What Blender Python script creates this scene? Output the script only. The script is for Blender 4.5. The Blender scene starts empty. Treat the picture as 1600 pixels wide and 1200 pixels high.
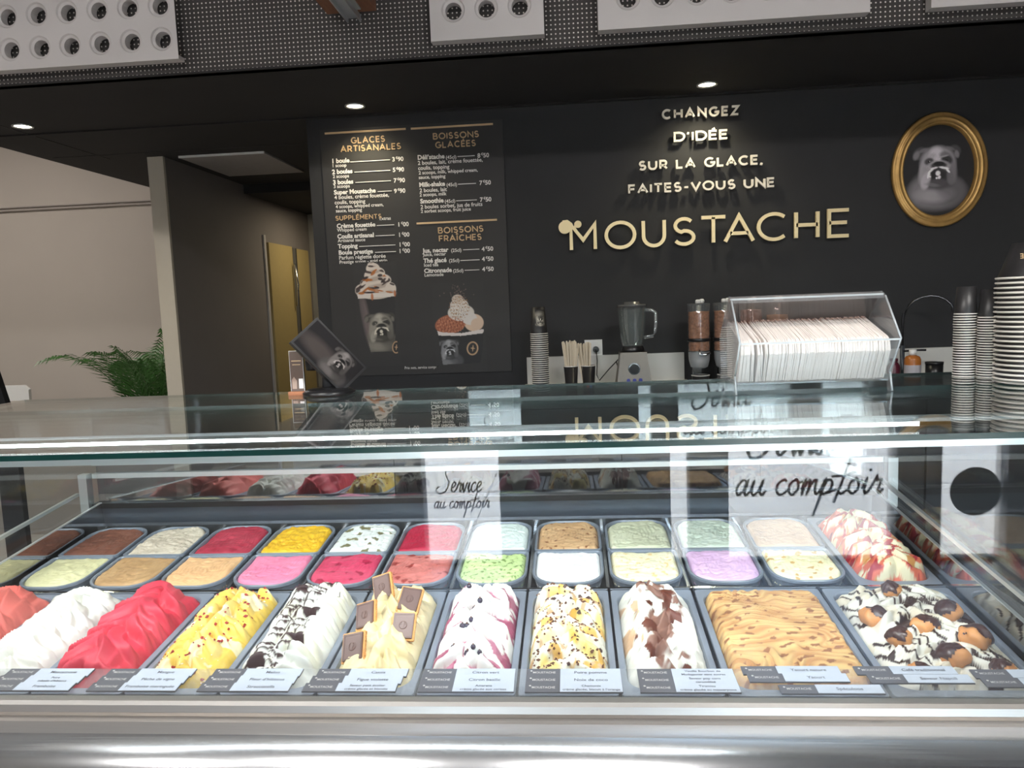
import bpy, math, random
import numpy as np
from mathutils import Matrix, Vector
PI = math.pi
C = bpy.context.scene.collection
scene = bpy.context.scene
CH = 1.5            # eye height of the camera above the floor, metres; Z below is world height
random.seed(4)

# ------------------------------------------------------------------ camera
cd = bpy.data.cameras.new('camera'); cam = bpy.data.objects.new('camera', cd); C.objects.link(cam)
cd.sensor_width = 36; cd.lens = 36 * 1177.13 / 1600; cd.clip_start = 0.05; cd.clip_end = 200
r_ = Vector((0.99629045, 0.0769038, -0.03861529)); u_ = Vector((0.03005367, 0.10952947, 0.9935291)); f_ = Vector((-0.08063567, 0.99100409, -0.10681193))
cam.matrix_world = Matrix(((r_.x, u_.x, -f_.x, 0), (r_.y, u_.y, -f_.y, 0), (r_.z, u_.z, -f_.z, CH), (0, 0, 0, 1)))
scene.camera = cam
# ------------------------------------------------------------------ world, sun, exposure
scene.view_settings.view_transform = 'Standard'; scene.view_settings.look = 'None'
scene.view_settings.exposure = 0.3; scene.view_settings.gamma = 1.0; scene.view_settings.use_curve_mapping = False
w = bpy.data.worlds.new('sky'); scene.world = w; w.use_nodes = True
nt = w.node_tree; nt.nodes.clear()
sky = nt.nodes.new('ShaderNodeTexSky'); sky.sky_type = 'NISHITA'; sky.sun_disc = False
sky.sun_elevation = math.radians(48); sky.sun_rotation = math.radians(250)
bg = nt.nodes.new('ShaderNodeBackground'); bg.inputs['Strength'].default_value = 1.6
wo = nt.nodes.new('ShaderNodeOutputWorld')
nt.links.new(sky.outputs[0], bg.inputs[0]); nt.links.new(bg.outputs[0], wo.inputs[0])
sd = bpy.data.lights.new('sun', 'SUN'); sd.energy = 46.0; sd.angle = math.radians(0.6); sd.color = (1, .95, .88)
sun = bpy.data.objects.new('sun', sd); C.objects.link(sun)
sun.rotation_euler = Vector((0.72, 0.10, -0.80)).to_track_quat('-Z', 'Y').to_euler()
cy = scene.cycles
cy.max_bounces = 10; cy.diffuse_bounces = 4; cy.glossy_bounces = 6; cy.transmission_bounces = 4; cy.transparent_max_bounces = 24
cy.caustics_reflective = False; cy.caustics_refractive = False; cy.sample_clamp_indirect = 6.0; cy.use_denoising = True

def area_light(name, loc, sx, sy, watts, color, aim, parent=None):
    l = bpy.data.lights.new(name, 'AREA'); l.shape = 'RECTANGLE'; l.size = sx; l.size_y = sy; l.energy = watts; l.color = color
    o = bpy.data.objects.new(name, l); C.objects.link(o); o.location = loc
    o.rotation_euler = Vector(aim).to_track_quat('-Z', 'Y').to_euler()
    return o
# light strip under the glass top of the case (aims down and a little back onto the ice cream)
area_light('case_strip_light', (-0.335, 1.165, 1.288), 1.92, .02, 6.6, (0.93, 0.97, 1.0), (0, 1.2, -.8))
area_light('corridor_fill', (-1.9, 6.9, 2.46), .5, .3, 8, (1.0, .86, .62), (0, 0, -1))  # fill lamp added to lift the corridor and its door
# fill lamps added overhead behind the camera for ambient light, no fittings modelled
for px in (-4.4, -1.5, 1.4):
    area_light('overhead_fill', (px, -0.3, 3.64), 1.2, .6, 75, (1.0, .96, .92), (0, 0, -1))
area_light('overhead_fill', (-5.2, 4.6, 3.64), 1.2, 1.2, 62, (1.0, .93, .86), (0, 0, -1))  # another added fill, brightens the beige wall on the left
for sx in (-2.9, -1.08, 0.71):                       # recessed downlights of the black soffit
    l = bpy.data.lights.new('downlight_beam', 'SPOT'); l.energy = 14; l.spot_size = math.radians(138); l.spot_blend = 1.0; l.color = (1, .90, .62); l.shadow_soft_size = .03
    o = bpy.data.objects.new('downlight_beam', l); C.objects.link(o); o.location = (sx, 3.955, 2.525)

# ------------------------------------------------------------------ materials
def srgb(r, g, b):
    return tuple(((c / 255 + .055) / 1.055) ** 2.4 if c > 10 else c / 255 / 12.92 for c in (r, g, b))
MATS = {}
def mat(name, col=(.5, .5, .5), rough=.5, metal=0., var=.06, scale=30., bump=0., spec=.5, emit=None, attr=False, sss=0., stretch=None):
    if name in MATS: return MATS[name]
    m = bpy.data.materials.new(name); m.use_nodes = True; n = m.node_tree; p = n.nodes['Principled BSDF']
    p.inputs['Roughness'].default_value = rough; p.inputs['Metallic'].default_value = metal; p.inputs['Specular IOR Level'].default_value = spec
    tc = n.nodes.new('ShaderNodeTexCoord'); no = n.nodes.new('ShaderNodeTexNoise'); no.inputs['Scale'].default_value = scale; no.inputs['Detail'].default_value = 4
    if stretch:
        mp = n.nodes.new('ShaderNodeMapping'); mp.inputs['Scale'].default_value = stretch
        n.links.new(tc.outputs['Object'], mp.inputs[0]); n.links.new(mp.outputs[0], no.inputs['Vector'])
    else: n.links.new(tc.outputs['Object'], no.inputs['Vector'])
    mr = n.nodes.new('ShaderNodeMapRange'); mr.inputs[3].default_value = 1 - var; mr.inputs[4].default_value = 1 + var
    n.links.new(no.outputs['Fac'], mr.inputs[0])
    vm = n.nodes.new('ShaderNodeVectorMath'); vm.operation = 'SCALE'
    if attr:
        at = n.nodes.new('ShaderNodeAttribute'); at.attribute_name = 'Col'; n.links.new(at.outputs['Color'], vm.inputs[0])
    else: vm.inputs[0].default_value = col
    n.links.new(mr.outputs[0], vm.inputs['Scale']); n.links.new(vm.outputs[0], p.inputs['Base Color'])
    if bump:
        b = n.nodes.new('ShaderNodeBump'); b.inputs['Strength'].default_value = bump; b.inputs['Distance'].default_value = .002
        n.links.new(no.outputs['Fac'], b.inputs['Height']); n.links.new(b.outputs[0], p.inputs['Normal'])
    if emit:
        p.inputs['Emission Color'].default_value = (*col, 1); p.inputs['Emission Strength'].default_value = emit
    if sss:
        p.inputs['Subsurface Weight'].default_value = sss; p.inputs['Subsurface Radius'].default_value = (.01, .007, .005); p.inputs['Subsurface Scale'].default_value = .4
    MATS[name] = m; return m
def glass(name, tint=(.97, .99, .985), r0=.04, rough=.0, haze=0.):
    """thin clear sheet: straight-through transmission plus a Schlick reflection on each face"""
    if name in MATS: return MATS[name]
    m = bpy.data.materials.new(name); m.use_nodes = True; n = m.node_tree; n.nodes.clear(); L = n.links.new
    out = n.nodes.new('ShaderNodeOutputMaterial'); g = n.nodes.new('ShaderNodeNewGeometry')
    d = n.nodes.new('ShaderNodeVectorMath'); d.operation = 'DOT_PRODUCT'; L(g.outputs['Normal'], d.inputs[0]); L(g.outputs['Incoming'], d.inputs[1])
    a = n.nodes.new('ShaderNodeMath'); a.operation = 'ABSOLUTE'; L(d.outputs['Value'], a.inputs[0])
    s = n.nodes.new('ShaderNodeMath'); s.operation = 'SUBTRACT'; s.inputs[0].default_value = 1; L(a.outputs[0], s.inputs[1])
    pw = n.nodes.new('ShaderNodeMath'); pw.operation = 'POWER'; L(s.outputs[0], pw.inputs[0]); pw.inputs[1].default_value = 5
    ma = n.nodes.new('ShaderNodeMath'); ma.operation = 'MULTIPLY_ADD'; L(pw.outputs[0], ma.inputs[0]); ma.inputs[1].default_value = 1 - r0; ma.inputs[2].default_value = r0
    tr = n.nodes.new('ShaderNodeBsdfTransparent'); tr.inputs[0].default_value = (*tint, 1)
    gl = n.nodes.new('ShaderNodeBsdfGlossy'); gl.inputs['Roughness'].default_value = rough; gl.inputs['Color'].default_value = (1, 1, 1, 1)
    mx = n.nodes.new('ShaderNodeMixShader'); L(ma.outputs[0], mx.inputs[0]); L(tr.outputs[0], mx.inputs[1]); L(gl.outputs[0], mx.inputs[2])
    last = mx
    if haze:
        df = n.nodes.new('ShaderNodeBsdfDiffuse'); df.inputs[0].default_value = (.8, .82, .84, 1)
        m2 = n.nodes.new('ShaderNodeMixShader'); m2.inputs[0].default_value = haze; L(mx.outputs[0], m2.inputs[1]); L(df.outputs[0], m2.inputs[2]); last = m2
    L(last.outputs[0], out.inputs[0]); MATS[name] = m; return m

# ------------------------------------------------------------------ mesh helpers
class MB:
    def __init__(s): s.v = []; s.f = []; s.sm = []
    def add(s, vs, fs, smooth=False):
        o = len(s.v); s.v += [tuple(p) for p in vs]; s.f += [tuple(i + o for i in f) for f in fs]; s.sm += [smooth] * len(fs); return s
    def box(s, x0, x1, y0, y1, z0, z1):
        return s.add([(x0, y0, z0), (x1, y0, z0), (x1, y1, z0), (x0, y1, z0), (x0, y0, z1), (x1, y0, z1), (x1, y1, z1), (x0, y1, z1)],
                     [(0, 3, 2, 1), (4, 5, 6, 7), (0, 1, 5, 4), (1, 2, 6, 5), (2, 3, 7, 6), (3, 0, 4, 7)])
    def prism(s, poly, a, b, axis='z'):
        n = len(poly); f = {'z': lambda p, t: (p[0], p[1], t), 'y': lambda p, t: (p[0], t, p[1]), 'x': lambda p, t: (t, p[0], p[1])}[axis]
        vs = [f(p, a) for p in poly] + [f(p, b) for p in poly]
        return s.add(vs, [tuple(range(n))[::-1], tuple(range(n, 2 * n))] + [(i, (i + 1) % n, n + (i + 1) % n, n + i) for i in range(n)])
    def lathe(s, prof, n=20, cx=0, cy=0, smooth=True, cap=True, ax=None):
        vs = []
        for r, z in prof:
            for k in range(n): a = 2 * PI * k / n; vs.append((cx + r * math.cos(a), cy + r * math.sin(a), z))
        fs = [(i * n + k, i * n + (k + 1) % n, (i + 1) * n + (k + 1) % n, (i + 1) * n + k) for i in range(len(prof) - 1) for k in range(n)]
        s.add(vs, fs, smooth)
        if cap:
            o = len(s.v) - len(vs)
            if prof[0][0] > 1e-4: s.f.append(tuple(o + k for k in range(n))[::-1]); s.sm.append(False)
            if prof[-1][0] > 1e-4: s.f.append(tuple(o + (len(prof) - 1) * n + k for k in range(n))); s.sm.append(False)
        return s
    def tube(s, path, r, n=8, closed=False):
        P = [Vector(p) for p in path]; m = len(P); rr = r if hasattr(r, '__len__') else [r] * m; rings = []
        for i in range(m):
            t = (P[(i + 1) % m] - P[i - 1]) if (closed or 0 < i < m - 1) else (P[1] - P[0] if i == 0 else P[-1] - P[-2])
            t.normalize(); a = t.cross(Vector((0, 0, 1)) if abs(t.z) < .9 else Vector((1, 0, 0))).normalized(); b = t.cross(a)
            rings.append([P[i] + rr[i] * (math.cos(2 * PI * k / n) * a + math.sin(2 * PI * k / n) * b) for k in range(n)])
        vs = [p for g in rings for p in g]; k_ = m if closed else m - 1
        fs = [(i * n + k, i * n + (k + 1) % n, ((i + 1) % m) * n + (k + 1) % n, ((i + 1) % m) * n + k) for i in range(k_) for k in range(n)]
        if not closed: fs += [tuple(range(n))[::-1], tuple(range((m - 1) * n, m * n))]
        return s.add(vs, fs, True)
    def mesh(s, name, m=None):
        me = bpy.data.meshes.new(name); me.from_pydata(s.v, [], s.f); me.polygons.foreach_set('use_smooth', s.sm)
        if m: me.materials.append(m)
        me.update(); return me
    def build(s, name, m, parent=None):
        return link(name, s.mesh(name, m), parent)
def link(name, me, parent=None):
    o = bpy.data.objects.new(name, me); C.objects.link(o)
    if parent is not None: o.parent = parent
    return o
def tag(o, label, cat, group=None):
    o['label'] = label; o['category'] = cat
    if group: o['group'] = group
    return o
def thing(name, label, cat, loc=(0, 0, 0), rot=(0, 0, 0), group=None):
    o = bpy.data.objects.new(name, None); C.objects.link(o); o.location = loc; o.rotation_euler = rot; return tag(o, label, cat, group)
def struct(name, mb, m):
    o = mb.build(name, m); o['kind'] = 'structure'; return o
def box(x0, x1, y0, y1, z0, z1): return MB().box(x0, x1, y0, y1, z0, z1)
def dup(root, loc, rz=None, label=None, scale=None):
    r = root.copy(); C.objects.link(r); r.location = loc
    if rz is not None: r.rotation_euler.z = rz
    if label: r['label'] = label
    if scale: r.scale = (scale,) * 3
    for ch in list(root.children):
        c = ch.copy(); C.objects.link(c); c.parent = r
        for g in ch.children: d = g.copy(); C.objects.link(d); d.parent = c
    return r
def grid_mesh(name, X, Y, Z, col, m, mask=None):
    """height-field mesh with a per-vertex colour computed by numpy"""
    ny, nx = X.shape; v = np.stack([X, Y, Z], -1).reshape(-1, 3)
    i = np.arange(ny * nx).reshape(ny, nx); f = np.stack([i[:-1, :-1], i[:-1, 1:], i[1:, 1:], i[1:, :-1]], -1).reshape(-1, 4)
    if mask is not None:
        k = (mask[:-1, :-1] & mask[:-1, 1:] & mask[1:, 1:] & mask[1:, :-1]).reshape(-1); f = f[k]
    me = bpy.data.meshes.new(name); me.from_pydata(v.tolist(), [], f.tolist())
    me.polygons.foreach_set('use_smooth', [True] * len(me.polygons))
    ca = me.color_attributes.new('Col', 'FLOAT_COLOR', 'POINT')
    c4 = np.concatenate([np.clip(col.reshape(-1, 3), 0, 1), np.ones((ny * nx, 1))], 1); ca.data.foreach_set('color', c4.ravel().astype(np.float32))
    if m: me.materials.append(m)
    me.update(); return me
def fbm(x, y, seed, f=1., oct=4):
    """smooth pseudo noise from summed sines, about -1..1"""
    rs = np.random.RandomState(seed); s = np.zeros_like(x, dtype=float); a = 1.; t = 0
    for o in range(oct):
        for k in range(4):
            th = rs.uniform(0, 2 * PI); p = rs.uniform(0, 2 * PI); ff = f * (2 ** o) * rs.uniform(.7, 1.3)
            s += a * np.sin(ff * (x * math.cos(th) + y * math.sin(th)) + p + .8 * np.sin(ff * .7 * (x * math.sin(th) - y * math.cos(th)) + p * 2))
        t += a * 2.2; a *= .5
    return s / t

# ------------------------------------------------------------------ lettering
def text_mesh(s, size, bold=0., depth=0., spacing=1., align='LEFT', width=None):
    cu = bpy.data.curves.new('t', 'FONT'); cu.body = s; cu.size = size; cu.offset = bold; cu.extrude = depth; cu.space_character = spacing; cu.align_x = align; cu.resolution_u = 3
    o = bpy.data.objects.new('t', cu); C.objects.link(o); bpy.context.view_layer.update()
    me = bpy.data.meshes.new_from_object(o.evaluated_get(bpy.context.evaluated_depsgraph_get())); bpy.data.objects.remove(o); bpy.data.curves.remove(cu)
    if width and len(me.vertices):
        xs = [v.co.x for v in me.vertices]; k = width / (max(xs) - min(xs))
        for v in me.vertices: v.co.x *= k
    return me
def wall_text(name, s, x, z, y, size, m, parent=None, bold=0., depth=0., spacing=1., align='LEFT', width=None):
    me = text_mesh(s, size, bold, depth, spacing, align, width); me.transform(Matrix.Rotation(PI / 2, 4, 'X')); me.materials.clear(); me.materials.append(m)
    o = link(name, me, parent); o.location = (x, y, z); return o
def arc(cx, cy, rx, ry, a0, a1, n=16):
    return [(cx + rx * math.cos(math.radians(a0 + (a1 - a0) * i / n)), cy + ry * math.sin(math.radians(a0 + (a1 - a0) * i / n))) for i in range(n + 1)]
# geometric capitals: strokes on a cap height of 1; (advance, [polylines])
G = {
 'M': (.98, [[(0, 0), (0, 1), (.45, .38), (.9, 1), (.9, 0)]]),
 'O': (1.03, [arc(.5, .5, .5, .5, 90, 450, 28)]),
 'U': (.86, [[(0, 1), (0, .4)] + arc(.4, .4, .4, .4, 180, 360, 12) + [(.8, 1)]]),
 'S': (.66, [arc(.32, .735, .27, .265, 35, 270, 14)[:-1] + arc(.32, .265, .3, .265, 90, -150, 14)]),
 'T': (.8, [[(0, 1), (.8, 1)], [(.4, 1), (.4, 0)]]),
 'A': (1.0, [[(0, 0), (.48, 1), (.96, 0)], [(.17, .32), (.79, .32)]]),
 'C': (.92, [arc(.5, .5, .5, .5, 48, 312, 22)]),
 'H': (.8, [[(0, 0), (0, 1)], [(.8, 0), (.8, 1)], [(0, .5), (.8, .5)]]),
 'E': (.62, [[(.62, 1), (0, 1), (0, 0), (.62, 0)], [(0, .52), (.56, .52)]]),
 'N': (.84, [[(0, 0), (0, 1), (.84, 0), (.84, 1)]]),
 'G': (.98, [arc(.5, .5, .5, .5, 48, 345, 22) + [(.98, .46), (.56, .46)]]),
 'Z': (.72, [[(0, 1), (.72, 1), (0, 0), (.72, 0)]]),
 'D': (.86, [[(0, 0), (0, 1), (.36, 1)] + arc(.36, .5, .5, .5, 80, -80, 16) + [(.36, 0), (0, 0)]]),
 "'": (.12, [[(.06, 1.02), (0, .74)]]), ',': (.12, [[(.08, .08), (0, -.2)]]), '-': (.42, [[(0, .42), (.42, .42)]]), ' ': (.34, []),
 'I': (.02, [[(0, 0), (0, 1)]]), 'R': (.7, [[(0, 0), (0, 1), (.36, 1)] + arc(.36, .71, .29, .29, 80, -80, 10) + [(.36, .42), (0, .42)], [(.36, .42), (.7, 0)]]),
 'L': (.6, [[(0, 1), (0, 0), (.6, 0)]]), 'F': (.6, [[(.6, 1), (0, 1), (0, 0)], [(0, .5), (.54, .5)]]), 'V': (.9, [[(0, 1), (.45, 0), (.9, 1)]]),
 'É': (.62, [[(.62, 1), (0, 1), (0, 0), (.62, 0)], [(0, .52), (.56, .52)], [(.24, 1.16), (.46, 1.34)]]),
 'B': (.7, [[(0, 0), (0, 1), (.36, 1)] + arc(.36, .77, .24, .23, 80, -80, 8) + [(.36, .54), (0, .54)], [(.36, .54)] + arc(.4, .27, .28, .27, 80, -80, 8) + [(.36, 0), (0, 0)]]),
 'P': (.7, [[(0, 0), (0, 1), (.36, 1)] + arc(.36, .71, .29, .29, 80, -80, 10) + [(.36, .42), (0, .42)]]),
 'Î': (.1, [[(0, 0), (0, 1)], [(-.18, 1.16), (0, 1.32), (.18, 1.16)]]),
}
def ribbon(mb, pts, w, y0, y1, fx=lambda p: p):
    """thick polyline in the XZ plane, mitred, between depths y0 and y1"""
    P = [Vector(p) for p in pts]; P = [P[0]] + [b for a, b in zip(P, P[1:]) if (b - a).length > 1e-6]; closed = (P[0] - P[-1]).length < 1e-5
    if closed: P = P[:-1]
    n = len(P); L = []; R = []
    for i in range(n):
        a = P[i] - P[i - 1] if (i > 0 or closed) else P[1] - P[0]
        b = P[(i + 1) % n] - P[i] if (i < n - 1 or closed) else P[-1] - P[-2]
        a = a.normalized(); b = b.normalized(); na = Vector((-a.y, a.x)); nb = Vector((-b.y, b.x)); m = na + nb
        if m.length < 1e-6: m = na
        m.normalize(); k = w / 2 / max(.4, m.dot(na)); L.append(P[i] + m * k); R.append(P[i] - m * k)
    vs = []
    for l, r in zip(L, R):
        l, r = fx(l), fx(r); vs += [(l[0], y0, l[1]), (r[0], y0, r[1]), (l[0], y1, l[1]), (r[0], y1, r[1])]
    fs = []
    for i in range(n if closed else n - 1):
        a = 4 * i; b = 4 * ((i + 1) % n); fs += [(a, a + 1, b + 1, b), (a + 2, b + 2, b + 3, a + 3), (a, b, b + 2, a + 2), (a + 1, a + 3, b + 3, b + 1)]
    if not closed: e = 4 * (n - 1); fs += [(0, 2, 3, 1), (e, e + 1, e + 3, e + 2)]
    mb.add(vs, fs); return mb
def glyph(ch, x, z, h, w, y0, y1, wx=None):
    adv, st = G[ch]; k = h if wx is None else wx / adv; mb = MB()
    for s in st: ribbon(mb, [(x + p[0] * k, z + w / 2 + p[1] * (h - w)) for p in s], w, y0, y1)
    return mb
def cap_line(s, xl, xr, z, h, w, y0, y1, gap):
    """letters justified between xl and xr; returns one mesh builder per letter"""
    tot = sum(G[c][0] for c in s); k = (xr - xl - gap * h * (len(s) - 1)) / tot; x = xl; out = []
    for c in s:
        if G[c][1]:
            mb = MB(); adv = G[c][0]
            for st in G[c][1]: ribbon(mb, [(x + p[0] * k, z + w / 2 + p[1] * (h - w)) for p in st], w, y0, y1)
            out.append(mb)
        x += G[c][0] * k + gap * h
    return out
# joined handwriting, x-height 1
SC = {
 'S': (1.5, [[(1.55, 2.1), (1.2, 2.6), (.65, 2.45), (.45, 1.95), (.8, 1.45), (1.1, .9), (.75, .1), (-.1, -.15), (-.6, .25), (-.3, .6)]]),
 'e': (.8, [[(0, .35), (.45, .6), (.6, .9), (.35, 1.05), (.1, .7), (.15, .15), (.45, 0), (.8, .3)]]),
 'r': (.75, [[(0, .3), (.2, .85), (.3, 1.15), (.35, .85), (.6, .9), (.5, .3), (.6, 0), (.8, .3)]]),
 'v': (.85, [[(0, .3), (.12, .9), (.25, .2), (.4, .02), (.65, .8), (.7, .95), (.85, .85)]]),
 'i': (.5, [[(0, .3), (.2, .95), (.15, .25), (.28, 0), (.5, .3)], [(.28, 1.45), (.34, 1.6)]]),
 'c': (.75, [[(.6, .85), (.4, 1.0), (.08, .7), (.08, .2), (.4, 0), (.75, .3)]]),
 'a': (.95, [[(.62, .85), (.35, 1), (.05, .5), (.18, .03), (.45, .25), (.68, .95), (.58, .3), (.7, 0), (.95, .3)]]),
 'u': (.95, [[(0, .3), (.1, .9), (.05, .3), (.22, 0), (.5, .3), (.66, .95), (.58, .3), (.72, 0), (.95, .3)]]),
 'o': (.85, [[(.4, 1), (.08, .7), (.08, .2), (.36, 0), (.62, .4), (.5, .92), (.4, 1), (.6, .8), (.85, .85)]]),
 'm': (1.2, [[(0, .3), (.15, .95), (.08, .05), (.2, .6), (.42, .95), (.42, .4), (.38, .05), (.55, .7), (.8, .95), (.82, .35), (.95, 0), (1.2, .3)]]),
 'p': (.95, [[(0, .3), (.15, .95), (.02, -.2), (-.2, -1.5)], [(.05, .2), (.3, .9), (.6, .8), (.55, .25), (.2, 0), (.5, .1), (.95, .3)]]),
 't': (.7, [[(.5, 2.3), (.36, 1.4), (.18, .4), (-.02, -.6)], [(.12, .1), (.35, .0), (.7, .3)], [(-.45, 1.15), (.3, 1.22), (1.0, 1.42)]]), ' ': (.6, []),
}
def catmull(P, n=6):
    P = [Vector(p) for p in P]; Q = [P[0]] + P + [P[-1]]; out = []
    for i in range(1, len(Q) - 2):
        for k in range(n):
            t = k / n; a, b, c, d = Q[i - 1], Q[i], Q[i + 1], Q[i + 2]
            out.append(.5 * ((2 * b) + (c - a) * t + (2 * a - 5 * b + 4 * c - d) * t * t + (3 * b - a - 3 * c + d) * t ** 3))
    return out + [P[-1]]
def script(mb, s, xl, xr, z, h, w, y0, y1):
    tot = sum(SC[c][0] for c in s); k = (xr - xl) / tot; x = xl
    for c in s:
        for st in SC[c][1]:
            pts = [(x + p.x * k + p.y * h * .18, z + p.y * h) for p in catmull(st)]
            ribbon(mb, [p for i, p in enumerate(pts) if i == 0 or (Vector(p) - Vector(pts[i - 1])).length > 1e-4], w, y0, y1)
        x += SC[c][0] * k
# ------------------------------------------------------------------ palette
M_black = mat('black_paint', (.021, .021, .023), .75, var=.15, scale=6)
M_board = mat('menu_print_black', (.026, .024, .024), .6, var=.1, scale=4)
M_soffit = mat('black_ceiling_paint', (.016, .015, .015), .85, var=.15, scale=5)
M_beige = mat('beige_plaster', (.50, .45, .40), .85, var=.04, scale=3, bump=.15)
M_grey_wall = mat('shaded_taupe', (.20, .178, .168), .8, var=.06, scale=4)  # grey-brown side face, darkened partly to stand for its shade
M_cap = mat('beige_corner', (.56, .51, .43), .7, var=.03)
M_steel = mat('brushed_steel', (.62, .63, .64), .22, .95, var=.05, scale=14, stretch=(1, 30, 30))
M_polish = mat('polished_steel', (.72, .73, .74), .09, 1., var=.02)
M_alu = mat('satin_aluminium', (.72, .75, .77), .35, .8, var=.03)
M_dsteel = mat('dark_steel', (.10, .115, .14), .35, .6, var=.15, scale=5)
M_pan = mat('grey_blue_pan', (.23, .26, .32), .42, .15, var=.05, scale=12)
M_tubgrey = mat('smoked_plastic', (.20, .23, .28), .28, .1, var=.05, scale=12)
M_blk = mat('black_plastic', (.012, .012, .013), .3, var=.05)
M_white = mat('white_plastic', (.78, .78, .76), .4, var=.02)
M_hole = mat('white_acoustic_board', (.56, .53, .52), .7, var=.03, scale=8)
M_gold = mat('gold_letter_face', (.90, .74, .44), .38, .2, var=.06, scale=3)
M_cream = mat('cream_letter_face', (.86, .80, .70), .5, var=.03)
M_ink = mat('white_print', (.80, .77, .74), .6, var=.02)
M_goldink = mat('gold_print', (.62, .43, .24), .5, .1, var=.04)
M_attr = mat('printed_picture', rough=.55, attr=True, var=.02)
M_glass = glass('case_glass'); M_topglass = glass('top_glass', (.93, .975, .965), .05)
M_door_mirror = glass('reflective_door_glass', (.62, .66, .70), .34)
M_acr = glass('clear_acrylic', (.975, .98, .985), .05, .02, haze=.06)
M_green = mat('glass_edge', (.004, .032, .028), .2, var=.1)
M_mirror = mat('mirror_steel', (.62, .60, .58), .04, 1., var=.02)
M_brownp = mat('brown_print', (.10, .065, .05), .5, var=.2, scale=40)

# ------------------------------------------------------------------ room shell
struct('floor', box(-9, 4, -2.2, 9, -.05, 0), mat('floor_tiles', (.36, .34, .32), .35, var=.12, scale=2))
struct('wall_back', box(-1.41, 4, 4.15, 4.35, 0, 2.545), M_black)
struct('wall_left', box(-9.1, -9, -2.2, 9, 0, 3.75), M_beige)
struct('wall_right', box(4, 4.1, -2.2, 9, 0, 3.75), M_black)
struct('wall_rear', box(-9, -2.74, 7.0, 7.1, 0, 3.75), M_beige)
struct('trim_1', MB().box(-9, -2.74, 6.97, 7.0, 2.56, 2.575).box(-9, -2.74, 6.98, 7.0, 2.59, 2.60), mat('picture_rail', (.36, .32, .29), .8))
struct('wall_corridor', box(-2.6, 4, 7.66, 7.76, 0, 2.6), mat('dim_plaster', (.32, .29, .25), .85))
struct('ceiling', box(-9, 4, -2.2, 9, 3.7, 3.8), mat('upper_ceiling', (.30, .28, .27), .9))
sf = MB().box(-3.37, 4, 3.30, 6.12, 2.545, 2.70).box(-3.37, 4, 6.12, 7.7, 2.475, 2.63)
struct('ceiling_soffit', sf, M_soffit)
struct('trim_2', MB().box(-3.36, 4, 4.12, 4.15, 2.536, 2.544), M_soffit)
# faint joints of the soffit boards
struct('trim_3', MB().box(-3.3, -1.5, 4.75, 4.756, 2.542, 2.546).box(-3.0, -2.994, 3.4, 4.88, 2.542, 2.546), mat('joint', (.04, .037, .035), .8))
# perforated fascia above the soffit edge
mp = mat('perforated_board', (.045, .040, .038), .8, var=.1)
def perforate(m, s=.0187, r=.17):
    n = m.node_tree; L = n.links.new; p = n.nodes['Principled BSDF']; old = p.inputs['Base Color'].links[0].from_socket
    tc = n.nodes.new('ShaderNodeTexCoord'); a = n.nodes.new('ShaderNodeVectorMath'); a.operation = 'MULTIPLY'; a.inputs[1].default_value = (1 / s, 0, 1 / s)
    L(tc.outputs['Object'], a.inputs[0]); fr = n.nodes.new('ShaderNodeVectorMath'); fr.operation = 'FRACTION'; L(a.outputs[0], fr.inputs[0])
    sb = n.nodes.new('ShaderNodeVectorMath'); sb.operation = 'SUBTRACT'; sb.inputs[1].default_value = (.5, 0, .5); L(fr.outputs[0], sb.inputs[0])
    ln = n.nodes.new('ShaderNodeVectorMath'); ln.operation = 'LENGTH'; L(sb.outputs[0], ln.inputs[0])
    lt = n.nodes.new('ShaderNodeMath'); lt.operation = 'LESS_THAN'; L(ln.outputs['Value'], lt.inputs[0]); lt.inputs[1].default_value = r
    mx = n.nodes.new('ShaderNodeMix'); mx.data_type = 'RGBA'; L(lt.outputs[0], mx.inputs['Factor']); L(old, mx.inputs['A']); mx.inputs['B'].default_value = (.70, .66, .60, 1)
    L(mx.outputs['Result'], p.inputs['Base Color'])
perforate(mp)
struct('wall_fascia', box(-9, 4, 3.29, 3.33, 2.553, 3.7), mp)
struct('trim_4', box(-9, 4, 3.287, 3.335, 2.545, 2.553), M_soffit)
# side wall, its shade partly put into the taupe, with its pale end
struct('wall_partition', box(-2.74, -2.655, 4.90, 7.7, 0, 2.545), M_cap)
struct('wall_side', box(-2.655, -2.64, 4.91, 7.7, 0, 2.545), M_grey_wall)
struct('trim_5', box(-2.745, -2.637, 4.885, 4.91, 0, 2.545), M_cap)
struct('wall_low', MB().box(-9, -2.74, 4.92, 5.06, 0, .925), mat('low_wall_paint', (.30, .265, .24), .8, var=.05))
struct('trim_6', box(-9, -2.74, 4.91, 5.07, .925, .94), mat('low_wall_top', (.36, .32, .29), .6))
# door in the side wall
d = struct('door_1', MB().box(-2.64, -2.615, 6.50, 7.06, 0, 2.11).box(-2.64, -2.615, 7.16, 7.50, 0, 2.10), mat('yellow_door', (.42, .32, .13), .6, var=.05))
MB().box(-2.64, -2.625, 6.43, 6.47, 0, 2.17).build('door_frame', mat('grey_frame', (.50, .47, .45), .5), d)
MB().box(-2.64, -2.612, 7.06, 7.14, 0, 2.10).build('glazed_strip', mat('strip_grey', (.10, .095, .085), .3), d)
MB().box(-2.64, -2.610, 7.14, 7.16, 0, 2.10).build('door_gap', M_blk, d)
MB().tube([(-2.59, 7.03, 1.55), (-2.57, 7.03, 1.75), (-2.59, 7.03, 1.95)], .012).build('door_handle', M_steel, d)
struct('trim_7', box(-2.64, -2.2, 7.62, 7.66, 0, 2.475), mat('pale_strip', (.30, .29, .26), .7))

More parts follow.
